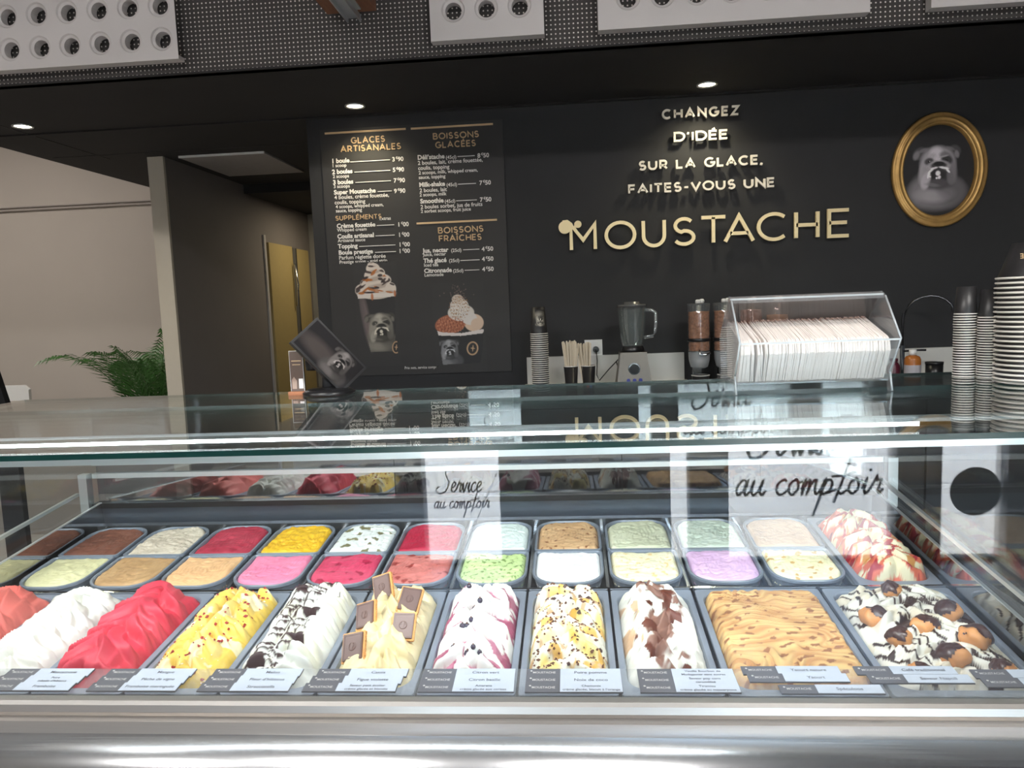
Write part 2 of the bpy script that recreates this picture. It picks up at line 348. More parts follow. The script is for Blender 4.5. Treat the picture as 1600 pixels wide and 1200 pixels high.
# shopfront behind the camera: dark wall with floor-to-head panes, paving outside
PANES = [(-.87, -.43), (.52, .625), (.835, 1.725), (1.96, 2.30)]
FY = -2.16; fw = MB(); xs = [-9] + [v for p in PANES for v in p] + [4]
for i in range(0, len(xs), 2): fw.box(xs[i], xs[i + 1], FY - .12, FY, 0, 3.7)
for a, b in PANES: fw.box(a, b, FY - .12, FY, 2.35, 3.7)
struct('wall_front', fw, mat('shopfront_grey', (.16, .165, .18), .6))
M_frame = mat('anthracite_frame', (.03, .033, .037), .4, .3)
for i, (a, b) in enumerate(PANES):
    o = struct('window_%d' % (i + 1), MB().box(a, b, FY - .07, FY - .062, 0.02, 2.35), glass('shop_glass', (.97, .98, .98), .04))
    MB().box(a, b, FY - .08, FY - .05, 0, .02).build('window_sill', M_frame, o)
pav = struct('pavement', box(-12, 12, -24, -2.3, -.06, -.012), mat('paving_bed', (.30, .30, .29), .9))
slab = box(-.297, .297, -.397, .397, -.012, 0).mesh('slab', mat('paving_slab', (.60, .59, .56), .8, var=.07, scale=2))
for i in range(12):
    for j in range(10):
        o = link('paving_slab', slab, pav); o.location = (-2.2 + i * .6, -2.72 - j * .8, random.uniform(-.002, .002))
M_script = mat('dark_vinyl', (.11, .115, .12), .5)
def vinyl(lines, label):
    mb = MB()
    for s, xl, xr, z, h, w_ in lines: script(mb, s, xl, xr, z, h, w_, FY - .060, FY - .057)
    o = mb.build('window_lettering', M_script); o.location = (0, 0, 0); tag(o, label, 'lettering'); return o
vinyl([('Service', -.78, -.54, .435, .055, .008), ('au comptoir', -.82, -.50, .340, .040, .007)], 'small dark script Service au comptoir on a narrow shopfront pane')
vinyl([('Service', .99, 1.42, .61, .12, .018), ('au comptoir', .88, 1.67, .385, .085, .014)], 'large dark script Service au comptoir on the wide shopfront pane')
ci = MB().lathe([(.135, 0), (.135, .003)], 40).build('round_window_sticker', mat('sticker_dark', (.045, .047, .045), .5)); ci.rotation_euler = (PI / 2, 0, 0); ci.location = (2.164, FY - .056, .385); tag(ci, 'plain dark round sticker on the shopfront pane', 'sticker')

# ------------------------------------------------------------------ white panels with round holes in front of the fascia
def hole_panel(x0, x1, z0, rows, y=3.22, pitch=.137, off=.068):
    n = int((x1 - x0) / pitch); mb = MB(); N = 24; side = (x1 - x0 - n * pitch) / 2; z1 = z0 + off - pitch / 2 + .0 + rows * pitch
    if off > pitch / 2: mb.box(x0, x1, y, y + .05, z0, z0 + off - pitch / 2)
    if side > 1e-4:
        mb.box(x0, x0 + side, y, y + .05, z0 + off - pitch / 2, z1); mb.box(x1 - side, x1, y, y + .05, z0 + off - pitch / 2, z1)
    for i in range(n):
        for j in range(rows):
            cx = x0 + side + (i + .5) * pitch; cz = z0 + off + j * pitch; vs = []
            for k in range(N):
                a = 2 * PI * k / N; c, s = math.cos(a), math.sin(a); q = pitch / 2 / max(abs(c), abs(s))
                for r, yy in ((q, y), (.049, y), (.044, y + .007), (.034, y + .012), (.034, y + .05)): vs.append((cx + r * c, yy, cz + r * s))
            mb.add(vs, [(k * 5 + t, ((k + 1) % N) * 5 + t, ((k + 1) % N) * 5 + t + 1, k * 5 + t + 1) for k in range(N) for t in range(4)])
    return mb
for x0, x1, rows, off, lab in ((-3.0, -1.63, 3, .085, 'long white acoustic panel with two rows of round holes, at the far left'),
                          (-.543, -.074, 2, .118, 'short white acoustic panel three holes wide beside the wooden beam'),
                          (.146, 1.214, 2, .118, 'long white acoustic panel eight holes wide above the slogan'),
                          (1.446, 2.40, 2, .118, 'white acoustic panel whose lower edge just shows above the oval portrait')):
    o = hole_panel(x0, x1, 2.588, rows, off=off).build('acoustic_panel', M_hole); tag(o, lab, 'acoustic panel', 'white perforated panels on the fascia')
bm = thing('wooden_beam', 'reddish brown timber beam end with a steel channel under it', 'beam', (-.88, 2.6, 2.74))
MB().box(-.105, .105, -.9, .66, 0, .24).build('beam', mat('brown_timber', (.22, .095, .05), .6, var=.3, scale=12, stretch=(6, 1, 6)), bm)
MB().box(-.03, .03, -.8, .69, -.012, 0).box(-.03, -.024, -.8, .69, -.03, -.012).box(.024, .03, -.8, .69, -.03, -.012).build('steel_channel', M_alu, bm)
MB().box(.03, .05, .40, .62, -.006, .0).build('bracket', M_alu, bm)

# downlights and hatch
first = None
for x, lab in ((-2.9, 'recessed round downlight nearest the tall beige wall'), (-1.08, 'recessed round downlight above the menu board'), (.71, 'recessed round downlight above the word CHANGEZ')):
    if first is None:
        first = thing('downlight', lab, 'ceiling light', (x, 3.955, 2.545), group='recessed downlights')
        MB().lathe([(.052, -.001), (.052, -.006), (.043, -.006), (.040, .0), (.040, -.001)], 28, cap=False).build('trim_ring', M_alu, first)
        MB().lathe([(.001, -.0015), (.041, -.0015)], 28, cap=False).build('lamp_lens', mat('downlight_lens', (1, .88, .66), emit=18), first)
    else: dup(first, (x, 3.955, 2.545), label=lab)
ht = thing('ceiling_hatch', 'grey square panel lying open in the black ceiling near the partition', 'ceiling panel', (-2.25, 5.28, 2.545))
MB().box(-.29, .29, -.37, .37, -.012, 0).build('panel', mat('grey_tile', (.34, .32, .31), .7, var=.1), ht)
MB().box(-.29, .29, -.378, -.37, -.014, 0).build('front_edge', M_white, ht)

# ------------------------------------------------------------------ menu board
mbd = thing('menu_board', 'tall black menu board with gold headings, white price lists and two dessert pictures', 'menu board', (-.83, 4.15, 1.12))
def pw(name, mbm, m, parent):
    o = mbm.build(name, m) if isinstance(mbm, MB) else mbm; o.parent = parent; o.matrix_parent_inverse = Matrix.Translation(-Vector(parent.location)); return o
pw('board', MB().box(-1.335, -.335, 4.143, 4.15, 1.125, 2.478), M_board, mbd)
MENU= [(-1.161, 0.895, 'GLACES', 'g'), (-1.222, 0.852, 'ARTISANALES', 'g'), (-1.28, 0.804, '1 boule', 'b'), (-1.279, 0.782, '1 scoop', 's'), (-0.943, 0.798, '3€90', 'p'), (-1.28, 0.746, '2 boules', 'b'), (-1.278, 0.724, '2 scoops', 's'), (-0.943, 0.742, '5€90', 'p'), (-1.279, 0.69, '3 boules', 'b'), (-1.277, 0.67, '3 scoops', 's'), (-0.941, 0.685, '7€90', 'p'), (-1.277, 0.636, 'Super Moustache', 'b'), (-0.942, 0.629, '9€90', 'p'), (-1.276, 0.61, '4 boules, crème fouettée,', 'm'), (-1.277, 0.583, 'coulis, topping', 'm'), (-1.272, 0.561, '4 scoops, whipped cream,', 's'), (-1.273, 0.539, 'sauce, topping', 's'), (-1.275, 0.488, 'SUPPLÉMENTS', 'h'), (-1.032, 0.486, 'Extras', 's'), (-1.273, 0.454, 'Crème fouettée', 'b'), (-1.272, 0.434, 'Whipped cream', 's'), (-0.933, 0.449, '1€00', 'p'), (-1.273, 0.397, 'Coulis artisanal', 'b'), (-1.272, 0.377, 'Artisanal sauce', 's'), (-0.932, 0.393, '1€00', 'p'), (-1.273, 0.343, 'Topping', 'b'), (-0.932, 0.34, '1€00', 'p'), (-1.272, 0.309, 'Boule prestige', 'b'), (-0.934, 0.305, '1€00', 'p'), (-1.272, 0.282, 'Parfum réglette dorée', 'm'), (-1.271, 0.259, 'Prestige scoop - gold strip', 's'), (-0.71, 0.892, 'BOISSONS', 'g'), (-0.699, 0.846, 'GLACÉES', 'g'), (-0.803, 0.798, 'Déli’stache', 'b'), (-0.649, 0.793, '(45cl)', 't'), (-0.476, 0.793, '8€50', 'p'), (-0.803, 0.77, '2 boules, lait, crème fouettée,', 'm'), (-0.803, 0.743, 'coulis, topping', 'm'), (-0.801, 0.719, '2 scoops, milk, whipped cream,', 's'), (-0.802, 0.695, 'sauce, topping', 's'), (-0.802, 0.653, 'Milk-shake', 'b'), (-0.652, 0.648, '(45cl)', 't'), (-0.472, 0.649, '7€50', 'p'), (-0.801, 0.624, '2 boules, lait', 'm'), (-0.802, 0.602, '2 scoops, milk', 's'), (-0.8, 0.565, 'Smoothie', 'b'), (-0.666, 0.561, '(45cl)', 't'), (-0.473, 0.56, '7€50', 'p'), (-0.8, 0.536, '2 boules sorbet, jus de fruits', 'm'), (-0.8, 0.514, '2 sorbet scoops, fruit juice', 's'), (-0.707, 0.392, 'BOISSONS', 'g'), (-0.704, 0.348, 'FRAÎCHES', 'g'), (-0.799, 0.299, 'Jus, nectar', 'b'), (-0.644, 0.296, '(25cl)', 't'), (-0.474, 0.296, '4€50', 'p'), (-0.799, 0.28, 'Juice, nectar', 's'), (-0.799, 0.244, 'Thé glacé', 'b'), (-0.658, 0.241, '(25cl)', 't'), (-0.475, 0.242, '4€50', 'p'), (-0.798, 0.223, 'Iced tea', 's'), (-0.798, 0.189, 'Citronnade', 'b'), (-0.638, 0.185, '(25cl)', 't'), (-0.476, 0.187, '4€50', 'p'), (-0.798, 0.169, 'Lemonade', 's')]
def fit(s, wd):
    me = text_mesh(s, 1.); xs = [v.co.x for v in me.vertices]; return wd / (max(xs) - min(xs))
SZ = {'b': fit('Super Moustache', .231), 's': fit('2 scoops, milk, whipped cream,', .322), 'm': fit('4 boules, crème fouettée,', .304), 't': fit('(45cl)', .056), 'p': fit('90', .030)}
def capw(s, h, k=.78, gap=.17): return sum(G[c][0] for c in s) * h * k + gap * h * (len(s) - 1)
for x, z, s, c in MENU:
    if c in 'gh':
        h = .034 if c == 'g' else .026; mb = MB()
        wd = {'GLACES': .183, 'ARTISANALES': .33, 'BOISSONS': .245, 'GLACÉES': .215, 'FRAÎCHES': .23, 'SUPPLÉMENTS': .255}[s]
        for g_ in cap_line(s, x, x + wd, z + CH, h, .0056 if c == 'g' else .0042, 4.138, 4.1425, .30): mb.add(g_.v, g_.f)
        pw('heading_lettering', mb, M_goldink, mbd)
    else:
        a = s
        if c == 'p':
            o = wall_text('price_lettering', s[0], x, z + CH - .008, 4.1415, SZ['p'], M_ink, None, bold=.0009); pw('price_lettering', o, None, mbd)
            o = wall_text('price_lettering', '€', x + .020, z + CH + .003, 4.1415, .019, M_ink, None, bold=.0003); pw('price_lettering', o, None, mbd)
            o = wall_text('price_lettering', s[2:], x + .031, z + CH - .008, 4.1415, SZ['p'], M_ink, None, bold=.0009); pw('price_lettering', o, None, mbd)
        else:
            o = wall_text('list_lettering', a, x, z + CH - .006, 4.1415, SZ[c], M_ink, None, bold=.0012 if c == 'b' else .0004); pw('list_lettering', o, None, mbd)
LINES= [(-1.175, 0.8, -0.954, 0.798, 'l'), (-1.155, 0.743, -0.956, 0.744, 'l'), (-1.153, 0.688, -0.956, 0.688, 'l'), (-1.032, 0.632, -0.954, 0.635, 'l'), (-1.048, 0.451, -0.951, 0.452, 'l'), (-1.058, 0.395, -0.951, 0.397, 'l'), (-1.153, 0.343, -0.95, 0.342, 'l'), (-1.066, 0.306, -0.949, 0.307, 'l'), (-0.584, 0.797, -0.49, 0.796, 'l'), (-0.588, 0.65, -0.49, 0.651, 'l'), (-0.602, 0.563, -0.489, 0.563, 'l'), (-0.576, 0.299, -0.487, 0.299, 'l'), (-0.594, 0.242, -0.488, 0.242, 'l'), (-0.573, 0.188, -0.491, 0.188, 'l'), (-1.307, 0.96, -0.859, 0.954, 'G'), (-0.831, 0.958, -0.385, 0.954, 'G'), (-0.826, 0.452, -0.384, 0.452, 'G')]
for x0, z0, x1, z1, c in LINES:
    t = .0018 if c == 'l' else .005; zz = (z0 + z1) / 2 + CH
    pw('rule_line' if c == 'l' else 'gold_bar', MB().box(x0, x1, 4.139, 4.1425, zz - t, zz + t), M_ink if c == 'l' else M_goldink, mbd)
o = wall_text('list_lettering', 'Prix nets, service compris', -.936, 1.155, 4.1415, .022, M_ink, None, width=.19); pw('list_lettering', o, None, mbd)

# ---- small painter: soft shapes on a numpy canvas, turned into a coloured grid
class Canvas:
    def __init__(s, w, h, cell, bgc):
        s.nx, s.ny = int(w / cell) + 1, int(h / cell) + 1; s.w, s.h = w, h
        s.X, s.Y = np.meshgrid(np.linspace(0, w, s.nx), np.linspace(0, h, s.ny)); s.c = np.ones((s.ny, s.nx, 3)) * np.array(bgc)
    def blend(s, m, col): s.c = s.c * (1 - m[..., None]) + np.array(col) * m[..., None]
    def ell(s, cx, cy, rx, ry, col, ang=0, a=1., soft=.25):
        t = math.radians(ang); u = (s.X - cx) * math.cos(t) + (s.Y - cy) * math.sin(t); v = -(s.X - cx) * math.sin(t) + (s.Y - cy) * math.cos(t)
        q = np.sqrt((u / rx) ** 2 + (v / ry) ** 2); s.blend(np.clip((1 - q) / max(soft, 1e-3) + .5, 0, 1) * a, col)
    def poly(s, P, col, a=1.):
        ins = np.zeros_like(s.X, bool); n = len(P)
        for i in range(n):
            x0, y0 = P[i]; x1, y1 = P[i - 1]
            if y0 == y1: continue
            ins ^= ((y0 > s.Y) != (y1 > s.Y)) & (s.X < (x1 - x0) * (s.Y - y0) / (y1 - y0) + x0)
        s.blend(ins * a, col); return ins
    def tex(s, m, col, seed, f, a=.6, thr=0.):
        s.blend(np.clip((fbm(s.X, s.Y, seed, f, 3) - thr) * 3, 0, 1) * a * m, col)
    def wallgrid(s, name, x0, z_top, y, m, mask=None):
        return grid_mesh(name, x0 + s.X, np.full_like(s.X, y), z_top - s.Y, s.c, m, mask)
def bulldog(cv, cx, cy, k, tone=(1, 1, 1), dark=(.012, .011, .012), body=True, asym=0):
    """a seated bulldog's head and chest in greys; k is half the head height; y runs down"""
    T = lambda g: tuple(g * t for t in tone)
    def E(x, y, rx, ry, g, ang=0, a=1., soft=.3): cv.ell(cx + x * k, cy + y * k, rx * k, ry * k, T(g), ang, a, soft)
    if body:
        E(-.05, 1.55, 1.62, 1.0, .11, 0, 1, .35); E(-.75, 1.35, .75, .9, .14, 20, .8, .6); E(.75, 1.5, .75, .8, .07, 0, .8, .6)
        E(-.35, 1.75, .85, .33, .25, 8, .75, .8); E(.55, 1.65, .45, .3, .13, 0, .6, .8); E(0, 1.1, .8, .25, .03, 0, .7, .7)
        E(-.9, 1.5, .25, .55, .2, 25, .5, .8)
    E(-1.02, -.72, .42, .33, .05, -35, 1, .3); E(-1.22, -.62, .16, .26, .16, 25, .8, .6); E(-.82, -.9, .3, .1, .14, -20, .7, .7)
    E(.92, -.78, .36, .34, .04, 30, 1, .3); E(1.06, -.6, .12, .22, .17, -15, .8, .6); E(.7, -.95, .25, .08, .13, 25, .6, .7)
    E(0, -.05, 1.0, 1.05, .22, 0, 1, .22); E(-.62, .3, .42, .85, .26, 12, .95, .4); E(.68, .25, .38, .8, .13, -10, .9, .4)
    E(-.1, -.62, .38, .42, .42, 0, .95, .6); E(-.4, -.5, .3, .2, .30, -25, .7, .7); E(.42, -.55, .34, .22, .11, 15, .9, .6)
    E(-.5, -.25, .26, .2, .035, -15, .95, .5); E(.5, -.28, .32, .26, .02, 10, .95, .5); E(-.48, -.23, .08, .07, .005, 0, 1, .3); E(-.46, -.26, .025, .025, .5, 0, 1, .3); E(.48, -.25, .09, .08, .004, 0, 1, .3)
    E(.3, -.5, .3, .05, .3, -12, .7, .6)
    E(.05, .05, .62, .34, .30, 0, .9, .35); E(.06, .0, .46, .2, .02, 0, .95, .4); E(.06, -.1, .3, .13, .008, 0, 1, .4)
    E(.05, .62, .62, .52, .02, 0, .95, .4); E(.0, .55, .5, .3, .01, 0, .8, .5)
    E(-.66, .85, .26, .5, .34, 14, .9, .4); E(.72, .7, .2, .42, .1, -10, .8, .5)
    E(0, 1.0, .5, .25, .06, 0, .8, .5); E(-.3, 1.1, .4, .1, .14, 10, .6, .7)
    for x, y, rx, ry, a in ((-.38, .28, .22, .06, -40), (-.5, .5, .07, .22, 15), (-.2, .14, .2, .05, -10), (.35, .15, .28, .06, 12), (.58, .32, .16, .06, 50), (.02, .45, .13, .14, 0), (.1, .68, .08, .1, 20), (-.05, .72, .06, .06, 0), (-.42, .62, .05, .05, 0)):
        E(x, y, rx, ry, .72, a, .9, .5)
    m = np.clip(1.1 - np.hypot(cv.X - cx, (cv.Y - cy) * .9) / k, 0, 1)
    cv.tex(m, dark, 11, 9 / k, .22, .1)

BG = (.026, .024, .024)
# picture of the tall cup with whipped cream
cv = Canvas(.245, .58, .0026, BG); u = .245 / 330
def px(l): return [(x * u, y * u) for x, y in l]
ins = cv.poly(px([(22, 262), (304, 262), (298, 500), (282, 672), (98, 672), (70, 540)]), (.018, .017, .018))
cv.ell(75 * u, 420 * u, 26 * u, 190 * u, (.16, .12, .12), -7, .85, .9); cv.ell(50 * u, 330 * u, 16 * u, 100 * u, (.1, .08, .08), -6, .6, .9)
keep = cv.c.copy(); bulldog(cv, 185 * u, 480 * u, 88 * u, (1.0, .92, .78)); cv.c = np.where(ins[..., None], cv.c, keep)
cv.ell(294 * u, 642 * u, 32 * u, 46 * u, (.45, .28, .16), 8, 1, .1); cv.ell(294 * u, 642 * u, 24 * u, 38 * u, (.02, .02, .02), 8, 1, .1); cv.ell(294 * u, 642 * u, 4 * u, 22 * u, (.45, .28, .16), 8, 1, .3); cv.ell(294 * u, 642 * u, 14 * u, 4 * u, (.45, .28, .16), 8, 1, .3)
cv.blend((cv.X > 304 * u) * 1., BG)
keep = cv.c.copy(); mask = np.zeros_like(cv.X)
for x, y, rx, ry, a in ((160, 215, 152, 62, 0), (165, 150, 118, 62, -8), (160, 95, 80, 55, -12), (150, 50, 52, 42, 0), (140, 22, 30, 20, 0), (60, 205, 54, 44, 0), (275, 205, 42, 48, 10)):
    cv.ell(x * u, y * u, rx * u, ry * u, (.66, .58, .52), a, 1, .08)
    cv.ell((x + 8) * u, (y + ry * .55) * u, rx * .8 * u, ry * .3 * u, (.34, .26, .22), a, .7, .6); mask = np.maximum(mask, (((cv.X - x * u) / (rx * u)) ** 2 + ((cv.Y - y * u) / (ry * u)) ** 2 < .95) * 1.)
cv.poly(px([(18, 235), (310, 232), (306, 262), (24, 268)]), (.68, .62, .58))
for i in range(46):
    rs = np.random.RandomState(i + 5); x = 20 + rs.rand() * 280; y = 20 + rs.rand() * 215; a = rs.uniform(-50, 20); cc = ((.42, .13, .02), (.03, .018, .02), (.05, .03, .03))[i % 3]
    tmp = cv.c.copy(); cv.ell(x * u, y * u, rs.uniform(14, 44) * u, rs.uniform(5, 11) * u, cc, a, .95, .3); cv.c = np.where(mask[..., None] > 0, cv.c, tmp)
cv.ell(132 * u, 258 * u, 10 * u, 26 * u, (.45, .13, .03), 0, .9, .3); cv.ell(305 * u, 240 * u, 8 * u, 24 * u, (.45, .13, .03), 0, .9, .3)
pw('cup_picture', link('cup_picture', cv.wallgrid('cup_picture', -1.195, CH + .256, 4.1415, M_attr)), None, mbd)
# picture of the small pot with two scoops
cv = Canvas(.285, .497, .0026, BG); u = .285 / 370
ins = cv.poly(px([(28, 372), (355, 362), (345, 480), (325, 580), (52, 585), (35, 470)]), (.016, .016, .017))
keep = cv.c.copy(); bulldog(cv, 105 * u, 470 * u, 58 * u, (.85, .85, .9)); cv.c = np.where(ins[..., None], cv.c, keep)
cv.ell(272 * u, 474 * u, 42 * u, 50 * u, (.48, .31, .18), 12, 1, .06); cv.ell(272 * u, 474 * u, 32 * u, 40 * u, (.02, .02, .02), 12, 1, .06); cv.ell(274 * u, 474 * u, 4 * u, 24 * u, (.48, .31, .18), 8, 1, .3); cv.ell(274 * u, 474 * u, 16 * u, 4 * u, (.48, .31, .18), 8, 1, .3)
for x, y, rx, ry, a, c in ((290, 290, 70, 62, 0, (.62, .45, .33)), (120, 295, 112, 68, -8, (.33, .105, .05)), (200, 215, 95, 60, 0, (.62, .57, .52)), (190, 165, 66, 52, 0, (.66, .60, .55)), (180, 120, 42, 34, 0, (.6, .5, .42)), (255, 255, 62, 48, 25, (.62, .57, .54)), (310, 300, 42, 40, 0, (.6, .44, .33))):
    cv.ell(x * u, y * u, rx * u, ry * u, c, a, 1, .08)
m = (np.hypot((cv.X - 120 * u) / (110 * u), (cv.Y - 300 * u) / (66 * u)) < .95) * 1.; cv.tex(m, (.6, .25, .14), 3, 420, .8, .15); cv.tex(m, (.14, .03, .02), 4, 420, .8, .2)
m = (np.hypot((cv.X - 190 * u) / (80 * u), (cv.Y - 180 * u) / (90 * u)) < .95) * 1.; cv.tex(m, (.35, .17, .06), 5, 380, .9, .25); cv.tex(m, (.07, .04, .03), 6, 500, .9, .4)
cv.poly(px([(22, 340), (60, 352), (200, 362), (358, 338), (358, 352), (350, 368), (190, 382), (30, 374)]), (.66, .60, .58))
rs = np.random.RandomState(2)
for i in range(70):
    y = 10 + rs.rand() ** .6 * 110; cv.ell((185 + rs.randn() * (20 + .2 * y)) * u, y * u, rs.uniform(2, 4.5) * u, rs.uniform(2, 4) * u, (.22, .15, .13), 0, .7, .4)
pw('pot_picture', link('pot_picture', cv.wallgrid('pot_picture', -.758, CH + .124, 4.1415, M_attr)), None, mbd)

# ------------------------------------------------------------------ wall lettering
def letter_sign(label, s, xl, xr, z, h, w_, m, gap, name='wall_lettering'):
    cx = (xl + xr) / 2; t = thing(name, label, 'lettering', (cx, 4.15, z + CH)); out = []
    for g_ in cap_line(s, xl, xr, z + CH, h, w_, 4.118, 4.132, gap):
        out.append(pw('letter', g_, m, t))
        # stand-off pins that hold the letter clear of the wall
    return t
letter_sign('raised cream capitals reading CHANGEZ, top line of the slogan', 'CHANGEZ', .511, .897, .924, .051, .0105, M_cream, .42)
letter_sign("raised cream capitals reading D'IDÉE under CHANGEZ", "D'IDÉE", .570, .840, .806, .051, .0105, M_cream, .36)
letter_sign('raised cream capitals reading SUR LA GLACE, third line of the slogan', 'SUR LA GLACE,', .385, 1.018, .668, .051, .0105, M_cream, .36)
letter_sign('raised cream capitals reading FAITES-VOUS UNE above the big gold word', 'FAITES-VOUS UNE', .328, 1.078, .549, .051, .0105, M_cream, .34)
ms = thing('brand_lettering', 'large raised gold word MOUSTACHE with two curl blobs on its M', 'lettering', (.72, 4.15, CH + .3))
for ch, a, b in (('M', .014, .153), ('O', .201, .356), ('U', .398, .516), ('S', .557, .668), ('T', .702, .826), ('A', .825, .976), ('C', .998, 1.143), ('H', 1.190, 1.300), ('E', 1.358, 1.457)):
    adv, st = G[ch]; z0 = CH + .262 + (.274 - .262) * (a / 1.4); k = (b - a) / adv; mb = MB()
    for s in st: ribbon(mb, [(a + p[0] * k, z0 + .009 + p[1] * (.15 - .018)) for p in s], .0185, 4.115, 4.13)
    pw('letter', mb, M_gold, ms)
bl = MB()
for cx, cz, r in ((-.018, .392, .034), (.052, .405, .019)):
    bl.prism([(cx + r * math.cos(a * PI / 14), CH + cz + r * math.sin(a * PI / 14)) for a in range(28)], 4.113, 4.13, 'y')
ribbon(bl, [(-.03, CH + .422), (-.005, CH + .424), (.016, CH + .408), (.026, CH + .385)], .013, 4.114, 4.13)
ribbon(bl, [(.055, CH + .42), (.038, CH + .41), (.035, CH + .385), (.06, CH + .345)], .010, 4.114, 4.13)
pw('curl', bl, M_gold, ms)

# ------------------------------------------------------------------ oval portrait
pf = thing('portrait_frame', 'oval gilt picture frame holding a grey bulldog portrait', 'picture', (1.912, 4.15, CH + .595))
ax_, az_ = .236, .288; N = 64; fm = MB()
prof = [(0, 0), (-.002, .018), (.008, .026), (.016, .020), (.022, .028), (.032, .030), (.040, .020), (.045, .026), (.054, .022), (.060, .006), (.061, 0)]
vs = []
for i in range(N):
    a = 2 * PI * i / N
    for dr, dy in prof: vs.append(((ax_ - dr) * math.cos(a), -.004 - dy, (az_ - dr) * math.sin(a)))
P_ = len(prof); fm.add(vs, [(i * P_ + j, i * P_ + j + 1, ((i + 1) % N) * P_ + j + 1, ((i + 1) % N) * P_ + j) for i in range(N) for j in range(P_ - 1)], True)
fm.build('frame', mat('gilt', (.50, .30, .10), .35, .55, var=.35, scale=20), pf)
cv = Canvas(.38, .48, .003, (.014, .013, .015)); bulldog(cv, .186, .215, .088, (1.75, 1.62, 1.75))
msk = ((cv.X - .19) / .182) ** 2 + ((cv.Y - .24) / .234) ** 2 < 1
pic = link('portrait_print', cv.wallgrid('portrait_print', -.19, .24, -.008, M_attr, msk), pf)
MB().prism([((ax_ - .03) * math.cos(2 * PI * i / N), (az_ - .03) * math.sin(2 * PI * i / N)) for i in range(N)], -.0065, 0, 'y').build('backing', M_black, pf)
# ------------------------------------------------------------------ display case
SL = 0.103631; CS, SN = math.cos(SL), math.sin(SL); DY, DZ = 1.5324, CH - .6028
def deck(x, t, h=0): return (x, DY + t * CS - h * SN, DZ + t * SN + h * CS)
case = thing('ice_cream_display_case', 'long glass and steel ice cream display case filling the foreground', 'display case', (-.26, 1.4, 0))
XL, XR = -1.301, .747
def dk_prism(x0, x1, pts): return MB().prism([deck(0, t, h)[1:] for t, h in pts], x0, x1, 'x')
pw('deck', dk_prism(XL, XR, [(-.47, -.036), (.40, -.036), (.40, -.06), (-.47, -.06)]), M_dsteel, case)
pw('seam_bar', dk_prism(XL, XR, [(-.0035, -.03), (-.0035, .0025), (.0035, .0025), (.0035, -.03)]), M_polish, case)
pw('rear_ledge', dk_prism(XL, XR, [(.372, -.036), (.372, .004), (.392, .004), (.392, -.036)]), M_steel, case)
for k in range(-7, 6):
    x = -.108 + .17 * k
    pw('divider_bar', dk_prism(x - .0035, x + .0035, [(.003, -.034), (.003, -.012), (.371, -.012), (.371, -.034)]), M_steel, case)
pw('rear_wall', MB().box(XL - .03, XR + .03, 1.95, 1.97, .88, CH - .512), M_dsteel, case)
pw('rear_frame', MB().box(XL - .03, XR + .03, 1.935, 1.975, CH - .520, CH - .506), M_blk, case)
for a, b, m_ in ((XL - .02, -.485, M_door_mirror), (-.483, .12, glass('plain_door_glass', (.8, .82, .84), .10)), (.122, XR + .02, glass('plain_door_glass'))):
    pw('rear_door_pane', MB().box(a, b, 1.95, 1.956, CH - .506, CH - .436), m_, case)
    pw('rear_upper_pane', MB().box(a, b, 1.95, 1.956, CH - .424, CH - .225), glass('upper_door_glass', (.86, .90, .93), .15), case)
pw('rear_rail', MB().box(XL - .03, XR + .03, 1.944, 1.96, CH - .437, CH - .424), M_alu, case)
pw('rear_rail', MB().box(XL - .03, XR + .03, 1.948, 1.958, CH - .402, CH - .398), M_alu, case)
for x in (XL - .05, XR + .05):
    pw('corner_post', MB().box(x - .012, x + .012, 1.93, 1.955, .95, CH - .424), M_alu, case)
for x0, x1 in ((XL - .004, XL), (XR, XR + .004)):
    pw('side_mirror_panel', dk_prism(x0, x1, [(-.47, -.04), (.405, -.04), (.405, .058), (-.47, .058)]), M_mirror, case)
    pw('side_rail', dk_prism(x0 - .0015, x1 + .0015, [(-.47, .058), (.405, .058), (.405, .0605), (-.47, .0605)]), M_alu, case)
for x in (XL - .012, XR + .008):
    pw('side_glass', MB().prism([deck(0, -.50, .06)[1:], deck(0, .41, .06)[1:], (1.945, CH - .225), (.995, CH - .195)], x, x + .004, 'x'), M_glass, case)
    pw('side_bar', dk_prism(x - .016, x - .008, [(-.50, .100), (.35, .100), (.35, .108), (-.50, .108)]), M_alu, case)
X0, X1 = -1.45, .93
tg = MB().box(X0, X1, .978, 1.47, CH - .193, CH - .185); o = pw('glass_top', tg, M_topglass, case); o.data.materials.append(M_green)
for p in o.data.polygons:
    if abs(p.normal.z) < .5: p.material_index = 1
o = pw('rear_glass_shelf', MB().box(X0, X1, 1.51, 1.875, CH - .211, CH - .205), M_topglass, case); o.data.materials.append(M_green)
for p in o.data.polygons:
    if p.normal.y > .5: p.material_index = 1
pw('front_glass', MB().box(X0, X1, .984, .990, CH - .546, CH - .193), M_glass, case)
pw('top_profile', MB().box(X0, X1, .992, 1.012, CH - .204, CH - .194), M_alu, case)
pw('light_housing', MB().box(X0, X1, 1.150, 1.180, CH - .1985, CH - .193), M_alu, case)
pw('light_tube', MB().box(-1.30, .515, 1.158, 1.172, CH - .206, CH - .1985), mat('led_tube', (.93, .96, 1), emit=22), case)
